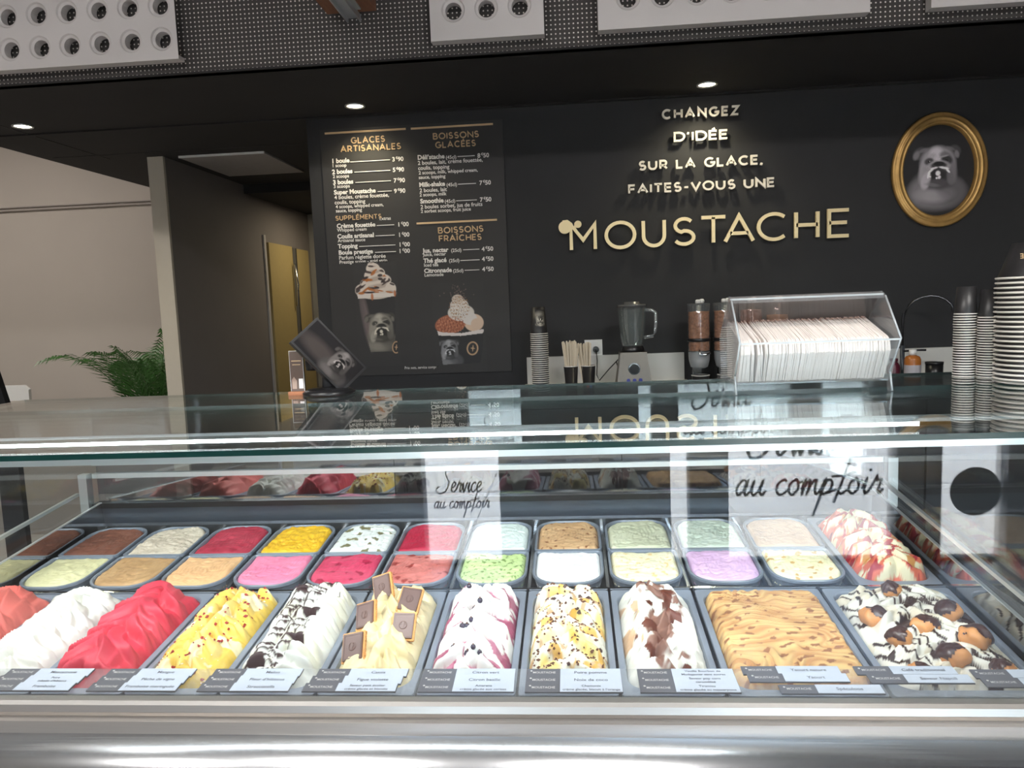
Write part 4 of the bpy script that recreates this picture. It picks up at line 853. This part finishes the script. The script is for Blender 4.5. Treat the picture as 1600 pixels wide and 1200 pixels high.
SETS = [(-.977, ['Mascarpone'], ['Poire', 'infusée d’hibiscus'], ['Framboise'], .004), (-.797, ['Mangue'], ['Pêche de vigne'], ['Framboise meringuée'], .004), (-.612, ['Melon'], ['Fleur d’hibiscus'], ['Stracciatella'], .003),
        (-.440, ['Cassis'], ['Figue violette'], ['Saveur petit écolier', 'crème glacée et biscuits'], .008), (-.255, ['Citron vert'], ['Citron basilic'], ['Amarena', 'crème glacée aux cerises'], -.001),
        (-.088, ['Poire pomme'], ['Noix de coco'], ['Chamonix', 'crème glacée, biscuit à l’orange'], 0), (.088, ['Vanille Bourbon de', 'Madagascar sans sucres'], ['Saveur pop corn', 'caramélisé'], ['Tiramisu', 'crème glacée au mascarpone'], 0)]
for x, a, b, c, sh in SETS:
    for j, (wd, pos) in enumerate(((c, 'nearest row'), (b, 'middle row'), (a, 'farthest row'))):
        card(x + j * sh * .5, -.4335 + .0215 * j, .0515 + (2 - j) * .0012, wd, 'flavour card reading %s, in the %s of its set' % (' '.join(wd[:1]), pos))
for x, t, wd in ((.257, -.4045, ['Yaourt']), (.257, -.3830, []), (.297, -.4335, ['Spéculoos']), (.425, -.3830, ['Café traditionnel']), (.437, -.4070, ['Saveur Napoli']), (.596, -.3920, ['Vanille']), (.600, -.4160, ['Chocolat'])):
    if not wd: continue
    card(x, t, .0515 + (.0012 if t < -.4 else 0), wd, 'flavour card reading %s, on the right half of the ledge' % wd[0])
card(.252, -.3830, .0515, ['Yaourt nature'], 'flavour card reading Yaourt nature, above the two single cards of the caramel pan')
# ------------------------------------------------------------------ back counter
BC = CH - .455
struct('trim_8', MB().box(-1.40, 3.9, 3.50, 4.15, BC - .04, BC), mat('dark_worktop', (.03, .032, .036), .25, var=.2))
cab = thing('back_cabinet', 'long black back cabinet under the dark worktop', 'cabinet', (1.2, 3.85, 0))
for i in range(7):
    pw('door', MB().box(-1.36 + i * .74, -.63 + i * .74, 3.52, 3.54, .1, BC - .05), M_black, cab)
pw('carcass', MB().box(-1.38, 3.85, 3.54, 4.14, 0, BC - .042), M_black, cab)
M_tile = mat('white_splashback', (.60, .59, .56), .3, var=.03, scale=3)
for x0, x1, z1, lab in ((-.25, .605, .153, 'low white splashback panel behind the blender'), (1.30, 2.45, .135, 'low white splashback panel behind the orange bottle')):
    o = MB().box(x0, x1, 4.135, 4.15, BC + .001, BC + z1).box(x0 - .012, x1 + .012, 4.05, 4.135, BC + .0005, BC + .006).build('splashback', M_tile); tag(o, lab, 'splashback')
# nested paper cups, each its own object
M_rim = mat('paper_cup_rim', (.80, .76, .70), .5, var=.02); M_cup = mat('black_paper_cup', (.022, .021, .022), .4, var=.1)
def make_cup(label, r, hgt, taper, loc, group, upside=True, m_body=None, rh=.0046):
    t = thing('paper_cup', label, 'cup', loc, group=group); s = 1
    prof = [(r * .965, .003), (r * taper, hgt), (r * taper * .96, hgt), (r * taper * .94, hgt - .004), (0.0005, hgt - .004)]
    rim = [(r * .93, 0), (r, .1 * rh), (r * 1.02, .6 * rh), (r, .95 * rh), (r * .93, rh)]
    if not upside:
        prof = [(.0005, .003), (r * taper, .003), (r * taper, 0), (r * taper * 1.0, .0), (r * .965, hgt - .002), (r * .94, hgt - .002), (r * taper * .96, .006), (.0005, .006)]
        rim = [(a, hgt - .004 + b) for a, b in rim]
    MB().lathe(prof, 28, cap=False).build('cup_wall', m_body or M_cup, t); MB().lathe(rim, 28, cap=False).build('rim', M_rim, t); return t
def stack(label, x, y, z, r, hgt, taper, n, dz, group, top_label):
    f = make_cup(label, r, hgt, taper, (x, y, z), group, rh=dz * .46)
    for i in range(1, n): o = dup(f, (x + random.uniform(-1, 1) * r * .02, y + random.uniform(-1, 1) * r * .02, z + i * dz), random.uniform(0, 6), label if i < n - 1 else top_label)
    return o
stack('black paper cup with white rim nested in the tall stack on the back counter', -.165, 3.86, BC, .0455, .138, .74, 28, .0108, 'cups stacked on the back counter', 'topmost black cup with a dog print, on the back counter stack')
SH = CH - .2049
stack('small black cup with white rim in the left one of the two slim stacks', .884, 1.775, SH, .0235, .062, .80, 25, .00585, 'left slim stack of small cups', 'topmost small black cup of the left slim stack')
stack('small black cup with white rim in the slim stack beside the big one', .921, 1.745, SH, .0235, .062, .80, 24, .00575, 'right slim stack of small cups', 'topmost small black cup of the slim stack beside the big one')
top = stack('large black tub cup with white rim in the wide stack at the right end', 0.985, 1.69, SH, .075, .075, .62, 22, .0102, 'wide stack of large cups', 'topmost large black cup with upside-down gold lettering, wide stack')
# curved print on the two printed cups (lettering reads upside down because the cup stands on its rim)
def wrap(me, r0, r1, hgt, a0, z0, flip, dx=0.):
    for v in me.vertices:
        x, y = (v.co.x + dx) * (-1 if flip else 1), v.co.y * (-1 if flip else 1); z = z0 + y; rr = r0 + (r1 - r0) * z / hgt + .0006
        a = a0 + x / rr; v.co = (rr * math.cos(a), rr * math.sin(a), z)
    me.update()
me = text_mesh('MOUSTACHE', .015, .0003, 0, 1.1, 'CENTER'); wrap(me, .075 * .965, .075 * .62, .075, -PI / 2 - .25, .052, True); me.materials.clear(); me.materials.append(M_goldink); link('gold_lettering', me, top)
cv = Canvas(.052, .10, .0014, (.022, .021, .022)); bulldog(cv, .027, .040, .021, (1.25, 1.15, .95))
me = cv.wallgrid('dog_print', 0, 0, 0, M_attr); src = [tuple(v.co) for v in me.vertices]
for v, (x, _, z) in zip(me.vertices, src):
    zz = .024 - z * 1.0; rr = .0455 * (.965 + (.74 - .965) * zz / .138) + .0008; a = -PI / 2 + .25 + (x - .026) / rr; v.co = (rr * math.cos(a), rr * math.sin(a), zz)
for o in [o for o in bpy.data.objects if o.get('label', '').startswith('topmost black cup with a dog')]: link('dog_print', me, o); o.rotation_euler.z = 0
top.rotation_euler.z = 0
# cups of wooden stirrers
M_wood = mat('pale_birch', (.66, .56, .42), .6, var=.1, scale=40)
stick = MB().prism([(-.0045, 0), (.0045, 0), (.0052, .196), (.0035, .203), (-.0035, .203), (-.0052, .196)], -.0008, .0008, 'y').mesh('stirrer', M_wood)
for cx, lab, n, dx, hh in ((-.008, 'upright black paper cup packed with wooden stirrers, left of the pair', 20, .0, .0), (.080, 'upright black paper cup with a red and blue mark, holding a few stirrers', 12, -.008, -.01)):
    c = make_cup(lab, .038, .125, .74, (cx, 3.84, BC), 'stirrer cups on the back counter', upside=False)
    if dx: MB().box(.004, .016, -.0345, -.033, .012, .036).build('blue_mark', mat('blue_ink', (.08, .16, .45), .5), c); MB().box(-.010, .003, -.0345, -.033, .012, .036).build('red_mark', mat('red_ink', (.55, .06, .08), .5), c)
    for i in range(n):
        o = link('wooden_stirrer', stick); a = random.uniform(0, 2 * PI); rr = random.uniform(.004, .024); lx = (i / n - .5) * .05 + dx * 1.5
        o.location = (cx + lx * .7, 3.84 + random.uniform(-.02, .018), BC + .042 + random.uniform(-.006, .012) + hh); o.rotation_euler = (random.uniform(-.03, .05), lx * 4.4 + random.uniform(-.05, .05), random.uniform(-.5, .5))
        tag(o, 'flat pale wooden stirrer in the %s black cup of the pair' % ('fuller' if not dx else 'emptier'), 'stirrer', 'wooden stirrers in the %s cup' % ('fuller' if not dx else 'emptier'))
# socket, blender, cable
so = thing('wall_socket', 'square white wall socket with a black plug behind the stirrer cups', 'socket', (.118, 4.15, CH - .265))
MB().box(-.048, .048, -.010, 0, -.048, .048).build('cover_plate', M_white, so); MB().prism([(.012 + .017 * math.cos(a * PI / 8), -.004 + .017 * math.sin(a * PI / 8)) for a in range(16)], -.032, -.010, 'y').build('plug', M_blk, so)
bl_ = thing('blender', 'stainless steel countertop blender with a glass jug', 'blender', (.307, 3.86, BC))
bb = MB(); bb.add([(sx * a, sy * b, z) for z, a, b in ((.006, .088, .085), (.016, .089, .085), (.14, .070, .068), (.186, .066, .062)) for sx, sy in ((-1, -1), (1, -1), (1, 1), (-1, 1))],
       [(3, 2, 1, 0), (12, 13, 14, 15)] + [(4 * j + i, 4 * j + (i + 1) % 4, 4 * j + 4 + (i + 1) % 4, 4 * j + 4 + i) for j in range(3) for i in range(4)])
bb.build('motor_base', mat('blender_steel', (.17, .145, .12), .36, .85, var=.1, scale=30, stretch=(30, 30, 1)), bl_)
MB().box(-.055, .055, -.086, -.05, 0, .012).build('base_recess', M_blk, bl_)
MB().prism([(.0 + .024 * math.cos(a * PI / 12), .105 + .024 * math.sin(a * PI / 12)) for a in range(24)], -.092, -.070, 'y').build('speed_dial', M_blk, bl_)
MB().prism([(.0 + .030 * math.cos(a * PI / 12), .105 + .030 * math.sin(a * PI / 12)) for a in range(24)], -.079, -.070, 'y').build('dial_ring', M_polish, bl_)
for k in (-1, 0, 1):
    MB().prism([(k * .030 + .009 * math.cos(a * PI / 8), .048 + .009 * math.sin(a * PI / 8)) for a in range(16)], -.0875, -.070, 'y').build('push_button', mat('blue_button', (.05, .06, .30), .3), bl_)
    MB().prism([(k * .030 + .003 * math.cos(a * PI / 6), .028 + .003 * math.sin(a * PI / 6)) for a in range(12)], -.0885, -.070, 'y').build('indicator', M_blk, bl_)
MB().lathe([(.060, .186), (.058, .20), (.052, .212), (.050, .216)], 24).build('collar', M_blk, bl_)
M_jar = glass('jug_glass', (.86, .9, .88), .08, .02, haze=.05)
MB().lathe([(.050, .216), (.056, .24), (.066, .32), (.073, .405), (.0755, .412)], 28, cap=False).build('glass_jug', M_jar, bl_)
MB().lathe([(.045, .218), (.050, .24), (.060, .32), (.068, .40)], 28, cap=False).build('jug_inner_wall', M_jar, bl_)
MB().tube([(.066, 0, .395), (.10, 0, .392), (.118, 0, .38), (.119, 0, .33), (.116, 0, .28), (.104, 0, .262), (.058, 0, .256)], .0085, 10).build('jug_handle', glass('handle_glass', (.8, .84, .84), .12, haze=.18), bl_)
MB().lathe([(.074, .412), (.074, .424), (.05, .426), (.042, .428), (.040, .438), (.001, .439)], 28).build('lid', mat('smoked_lid', (.10, .10, .10), .25), bl_)
tag(MB().tube([(.13, 4.12, CH - .27), (.135, 4.10, CH - .33), (.128, 4.02, CH - .40), (.14, 3.99, CH - .425), (.19, 4.0, CH - .37), (.245, 4.0, CH - .315), (.262, 4.0, CH - .325), (.235, 4.01, CH - .345), (.232, 4.0, CH - .33), (.25, 3.98, CH - .40), (.275, 3.95, CH - .445)], .0032, 7).build('power_cable', M_blk), 'thin black looped cable from the wall socket to the blender', 'cable')
# cereal dispensers
M_clear = glass('dispenser_clear', (.9, .92, .92), .07, .02, haze=.05)
M_cereal = mat('crunchy_topping', (.36, .15, .07), .8, var=.7, scale=90, bump=1.); M_cereal2 = mat('golden_topping', (.48, .24, .07), .8, var=.6, scale=90, bump=1.)
for i, (x, lab) in enumerate(((.646, 'clear topping dispenser full of brown crunch, nearest the blender'), (.775, 'clear topping dispenser just left of the napkin holder side'), (.905, 'clear topping dispenser of reddish crunch behind the napkin holder'), (1.035, 'clear topping dispenser of golden crunch behind the napkin holder'))):
    t = thing('topping_dispenser', lab, 'dispenser', (x, 3.90, BC), group='topping dispensers'); m_ = M_cereal2 if i == 3 else M_cereal
    MB().box(-.035, .035, .02, .10, 0, .012).box(-.02, .02, .055, .10, .012, .30).build('stand', M_blk, t)
    MB().lathe([(.053, .175), (.056, .19), (.056, .405)], 28, cap=False).build('clear_tube', M_clear, t)
    X, Y = np.meshgrid(np.linspace(0, 2 * PI, 60), np.linspace(0, 1, 60)); R_ = .0505 + .0022 * fbm(X * 8, Y * 40, 40 + i, 1.2, 2); R_ = np.where(Y > .985, R_ * .02, R_)
    link('crunchy_topping', grid_mesh('crunchy_topping', R_ * np.cos(X), R_ * np.sin(X), .178 + Y * (.20 if i < 3 else .17), np.ones(X.shape + (3,)), m_), t)['kind'] = 'stuff'
    MB().lathe([(.0575, .225), (.0595, .226), (.0595, .240), (.0575, .241)], 28, cap=False).build('holder_band', M_blk, t)
    MB().lathe([(.058, .405), (.059, .416), (.03, .418), (.001, .418)], 28).build('lid', M_clear, t)
    MB().lathe([(.012, .418), (.012, .430), (.007, .436), (.001, .436)], 14, cx=-.004).lathe([(.010, .418), (.014, .428), (.009, .438), (.001, .439)], 14, cx=.016).build('lid_knob', M_white, t)
    MB().lathe([(.054, .172), (.052, .13), (.043, .095), (.030, .088)], 24, cap=False).build('outlet_bowl', glass('frosted_bowl', (.8, .8, .78), .1, .1, haze=.30), t)
    MB().tube([(-.008, -.058, .185), (-.006, -.064, .16), (.02, -.066, .160), (.045, -.066, .168)], .005, 8).build('turn_handle', M_polish, t)
    if i < 2:
        c = make_cup('small dark cup waiting under the %s topping dispenser' % ('first' if i == 0 else 'second'), .046, .056, .80, (x, 3.90 - .035, BC), 'cups under the dispensers', upside=False)
    if i == 0:
        X_, Y_, Z_, k = lump(12, 20, .05, .03, .024, 77, amp=.3); tag(link('clear_bag', grid_mesh('clear_bag', X_ + .735, Y_ + 3.80, Z_ + BC + .024, np.ones(X_.shape + (3,)), M_clear)), 'crumpled clear plastic bag lying beside the small dark cups', 'bag')
# tap, orange bottle
tp = thing('kitchen_tap', 'slim dark curved tap against the black wall', 'tap', (1.70, 4.03, BC))
MB().lathe([(.020, 0), (.020, .05), (.012, .06), (.011, .16)], 16).build('tap_body', M_dsteel, tp)
MB().tube([(0, 0, .15), (0, 0, .30)] + [(.11 - .11 * math.cos(a * PI / 10), -.01 * a, .30 + .11 * math.sin(a * PI / 10)) for a in range(1, 9)] + [(.205, -.09, .33)], .007, 10).build('spout', mat('dull_black_chrome', (.10, .10, .11), .25, .8), tp)
MB().tube([(.0, -.01, .13), (.05, -.03, .135), (.10, -.04, .135)], .005, 8).build('lever', mat('dull_black_chrome'), tp)
ob = thing('orange_bottle', 'amber orange bottle with a white cap and white label', 'bottle', (1.678, 3.86, BC))
MB().lathe([(.036, 0), (.038, .01), (.038, .10), (.032, .115), (.014, .123)], 22).build('bottle_body', mat('amber_plastic', (.42, .14, .03), .25), ob); MB().lathe([(.017, .123), (.017, .150), (.001, .151)], 18).build('cap', M_white, ob)
MB().lathe([(.0388, .015), (.0388, .075)], 22, cap=False).build('bottle_label', mat('grey_label', (.45, .42, .45), .5), ob)
pb = thing('purple_bottle', 'short dark red bottle half hidden beside the amber bottle', 'bottle', (1.625, 3.95, BC))
MB().lathe([(.030, 0), (.032, .01), (.032, .06), (.02, .08), (.012, .085)], 20).build('bottle_body', mat('maroon_plastic', (.10, .015, .03), .3), pb); MB().lathe([(.020, .085), (.020, .10), (.001, .101)], 16).build('cap', mat('maroon_plastic'), pb)
ja = thing('lidded_jar', 'black lidded jar in front of the right splashback', 'jar', (1.80, 3.90, BC)); MB().lathe([(.038, 0), (.040, .005), (.040, .07)], 20).build('jar_body', M_blk, ja); MB().lathe([(.042, .07), (.042, .082), (.001, .084)], 20).build('lid', M_blk, ja)

# ------------------------------------------------------------------ napkin holder on the glass top
NX0, NX1, NY, NZ = .298, .574, 1.455, CH - .1848
nh = thing('napkin_holder', 'clear acrylic napkin holder with a sloping lid on the glass top', 'napkin holder', ((NX0 + NX1) / 2, NY, NZ)); hw = (NX1 - NX0) / 2
sideP = [(-.055, 0), (-.045, .035), (-.088, .098), (-.02, .172), (.0, .181), (.085, .10), (.075, .04), (.085, 0), (.06, 0), (.055, .018), (-.035, .018), (-.04, 0)]
for s in (-1, 1): MB().prism(sideP, s * hw - .0025, s * hw + .0025, 'x').build('side_panel', M_acr, nh)
def slabline(a, b, th=.003):
    d_ = Vector((b[0] - a[0], b[1] - a[1])).normalized(); n_ = Vector((-d_.y, d_.x)) * th / 2
    return MB().prism([(a[0] + n_.x, a[1] + n_.y), (b[0] + n_.x, b[1] + n_.y), (b[0] - n_.x, b[1] - n_.y), (a[0] - n_.x, a[1] - n_.y)], -hw, hw, 'x')
slabline((-.047, .022), (-.086, .092)).build('front_panel', M_acr, nh); slabline((.08, .03), (.085, .10)).build('rear_panel', M_acr, nh); slabline((-.045, .020), (.08, .020)).build('floor_panel', M_acr, nh)
slabline((-.02, .169), (-.004, .179)).build('lid_strip', M_acr, nh); slabline((.002, .179), (.084, .102)).build('rear_lid_panel', glass('smoked_acrylic', (.72, .62, .58), .06, haze=.04), nh)
M_edge = mat('polished_acrylic_edge', (.42, .45, .47), .2, var=.02)
for y, z in ((-.086, .096), (-.010, .175)): MB().box(-hw, hw, y - .0016, y + .0016, z - .0016, z + .0016).build('edge_bar', M_edge, nh)
for s in (-1, 1):
    for a, b in (((-.045, .035), (-.088, .098)), ((-.088, .098), (-.02, .172)), ((-.055, .001), (-.045, .035))):
        MB().tube([(s * hw, a[0], a[1]), (s * hw, b[0], b[1])], .0017, 6).build('edge_bar', M_edge, nh)
M_nap = mat('white_paper_napkin', (.80, .74, .70), .9, var=.05, scale=60); nn = 140; meshes = []
for k in range(6):
    e = random.Random(k); P = [(-.036, .023), (-.064 + e.uniform(-.001, .001), .075), (-.062, .092 + e.uniform(-.001, .001)), (-.052, .100), (.060, .132 + e.uniform(-.003, .002)), (.066, .12), (.060, .024)]
    meshes.append(MB().prism(P, -.00096, .00096, 'x').mesh('napkin', M_nap))
for i in range(nn):
    f = i / (nn - 1); x = NX0 + .008 + f * (NX1 - NX0 - .016); o = link('paper_napkin', meshes[i % 6]); o.location = (x, NY + random.uniform(-.0015, .0015), NZ + random.uniform(-.0008, .0008)); tl = 0.
    if .06 < f < .2: tl = -.16 * random.random(); 
    o.rotation_euler = (random.uniform(-.015, .015), tl, random.uniform(-.01, .01)); tag(o, 'folded white paper napkin in the packed clear holder', 'napkin', 'napkins packed in the clear holder')

# ------------------------------------------------------------------ customer screen and leaflet at the left end of the shelf
ps = thing('customer_screen', 'black tilted customer screen on a round foot in front of the menu board', 'screen', (-.598, 1.80, SH))
MB().lathe([(.062, 0), (.064, .006), (.05, .014), (.012, .018)], 32, cx=.0).build('foot', M_blk, ps); MB().tube([(0, 0, .015), (-.006, .012, .06), (-.004, .02, .085)], [.016, .013, .012], 12).build('neck', M_blk, ps)
Rm = Matrix.Translation((0.004, 0, .094)) @ Matrix.Rotation(math.radians(43), 4, 'Y') @ Matrix.Rotation(math.radians(-34), 4, 'X') @ Matrix.Rotation(math.radians(14), 4, 'Z')
me = MB().box(-.086, .086, -.008, .010, -.046, .046).mesh('housing', M_blk); me.transform(Rm); link('housing', me, ps)
cv = Canvas(.160, .082, .0013, (.014, .012, .013)); cv.ell(.055, .05, .06, .02, (.07, .055, .05), 0, .8, .8); bulldog(cv, .112, .030, .024, (.55, .48, .46)); me = cv.wallgrid('screen_picture', -.080, .041, -.0088, mat('dim_screen_picture', rough=.5, attr=True, spec=.15)); me.transform(Rm); link('screen_picture', me, ps)
me = MB().lathe([(.024, .008), (.026, .03), (.02, .045)], 20).mesh('mount', M_blk); me.transform(Matrix.Translation((-.04, .03, .05))); link('mount', me, ps)
lf = thing('leaflet_stand', 'narrow brown leaflet standing in a small orange wooden block', 'leaflet', (-.676, 1.80, SH))
MB().box(-.021, .021, -.012, .012, 0, .009).build('wooden_block', mat('orange_wood', (.42, .17, .08), .6), lf)
MB().box(-.0165, .0165, -.0012, .0012, .009, .108).build('leaflet', M_brownp, lf); MB().box(-.0172, -.0165, -.0014, .0014, .009, .108).box(.0165, .0172, -.0014, .0014, .009, .108).box(-.0172, .0172, -.0014, .0014, .108, .109).build('pale_border', M_white, lf)
MB().box(.004, .0145, -.0018, -.0012, .016, .040).build('barcode_label', M_ink, lf); MB().box(-.012, .012, -.0018, -.0012, .083, .085).box(-.010, .010, -.0018, -.0012, .074, .0755).build('printed_lines', M_goldink, lf)
MB().prism([(-.013, .015), (-.002, .015), (-.001, .035), (-.008, .045), (-.013, .038)], -.0018, -.0012, 'y').build('printed_figure', mat('pale_print', (.35, .25, .2), .5), lf)

# ------------------------------------------------------------------ palm behind the low wall, chair back, dark frame at the far left
pl_ = thing('potted_palm', 'bushy green areca palm behind the low wall', 'plant', (-3.16, 5.45, 0)); rs = random.Random(8)
MB().lathe([(.14, 0), (.18, .02), (.20, .38), (.21, .40), (.17, .40), (.16, .36)], 24).build('pot', mat('grey_pot', (.2, .2, .2), .6), pl_)
M_leaf = mat('palm_green', (.05, .14, .03), .45, var=.35, scale=9)
for i in range(28):
    az = 2 * PI * i / 28 * 2.4 + rs.uniform(-.2, .2); L_ = rs.uniform(.82, 1.14); lean = rs.uniform(.25, .95); mb = MB(); pts = []
    for k in range(15):
        f = k / 14; r_ = L_ * lean * (f ** 1.25) * .75; r_ = min(r_, .24 / max(.01, math.cos(az))) if math.cos(az) > 0 else r_; z = .42 + L_ * (1.02 - .25 * lean) * math.sin(min(f * (1.15 + lean * .75), 2.6)) * .95
        pts.append(Vector((r_ * math.cos(az), r_ * math.sin(az), z)))
    mb.tube(pts, [.006 - .004 * k / 14 for k in range(15)], 5)
    for k in range(5, 34):
        f = k / 34; q = f * 14; a_ = int(q); p = pts[a_].lerp(pts[min(a_ + 1, 14)], q - a_); d_ = (pts[min(a_ + 1, 14)] - pts[max(a_ - 1, 0)]).normalized()
        sd_ = d_.cross(Vector((0, 0, 1))); sd_ = sd_.normalized() if sd_.length > .01 else Vector((1, 0, 0)); ln = (.26 if math.cos(az) < .2 else .11) * math.sin(min(1, f + .12) * PI * .93) + .05
        for s in (-1, 1):
            dr = (sd_ * s * .8 + d_ * .75 + Vector((0, 0, -.12))).normalized(); w_ = d_ * .0062; m_ = p + dr * ln * .5 + Vector((0, 0, .012)); e_ = p + dr * ln + Vector((0, 0, -.035 * rs.random() - .01))
            mb.add([p, m_ - w_, e_, m_ + w_], [(0, 1, 2, 3)])
    mb.build('frond', M_leaf, pl_)
chm = thing('chair', 'white plastic chair whose back edge shows over the low wall at the far left', 'chair', (-4.67, 5.6, 0))
MB().prism([(-.22, .44), (.22, .44), (.24, .47), (.22, .48), (-.22, .48), (-.24, .47)], -.2, .22, 'y').build('seat', M_white, chm); MB().prism([(-.21, .50), (.21, .50), (.23, .95), (.19, .985), (-.19, .985), (-.23, .95)], .2, .23, 'y').build('backrest', M_white, chm)
for sx in (-.19, .19):
    for sy in (-.17, .19): MB().tube([(sx, sy, .45), (sx * 1.15, sy * 1.15, 0)], .014, 8).build('leg', M_alu, chm)
tag(MB().prism([(-2.56, CH - .165), (-2.53, CH - .165), (-2.475, CH - .40), (-2.46, CH - .46), (-2.46, 0), (-2.56, 0)], 3.10, 3.13, 'y').build('dark_board', M_blk), 'edge of a dark board with a pale wooden foot at the far left margin', 'board')
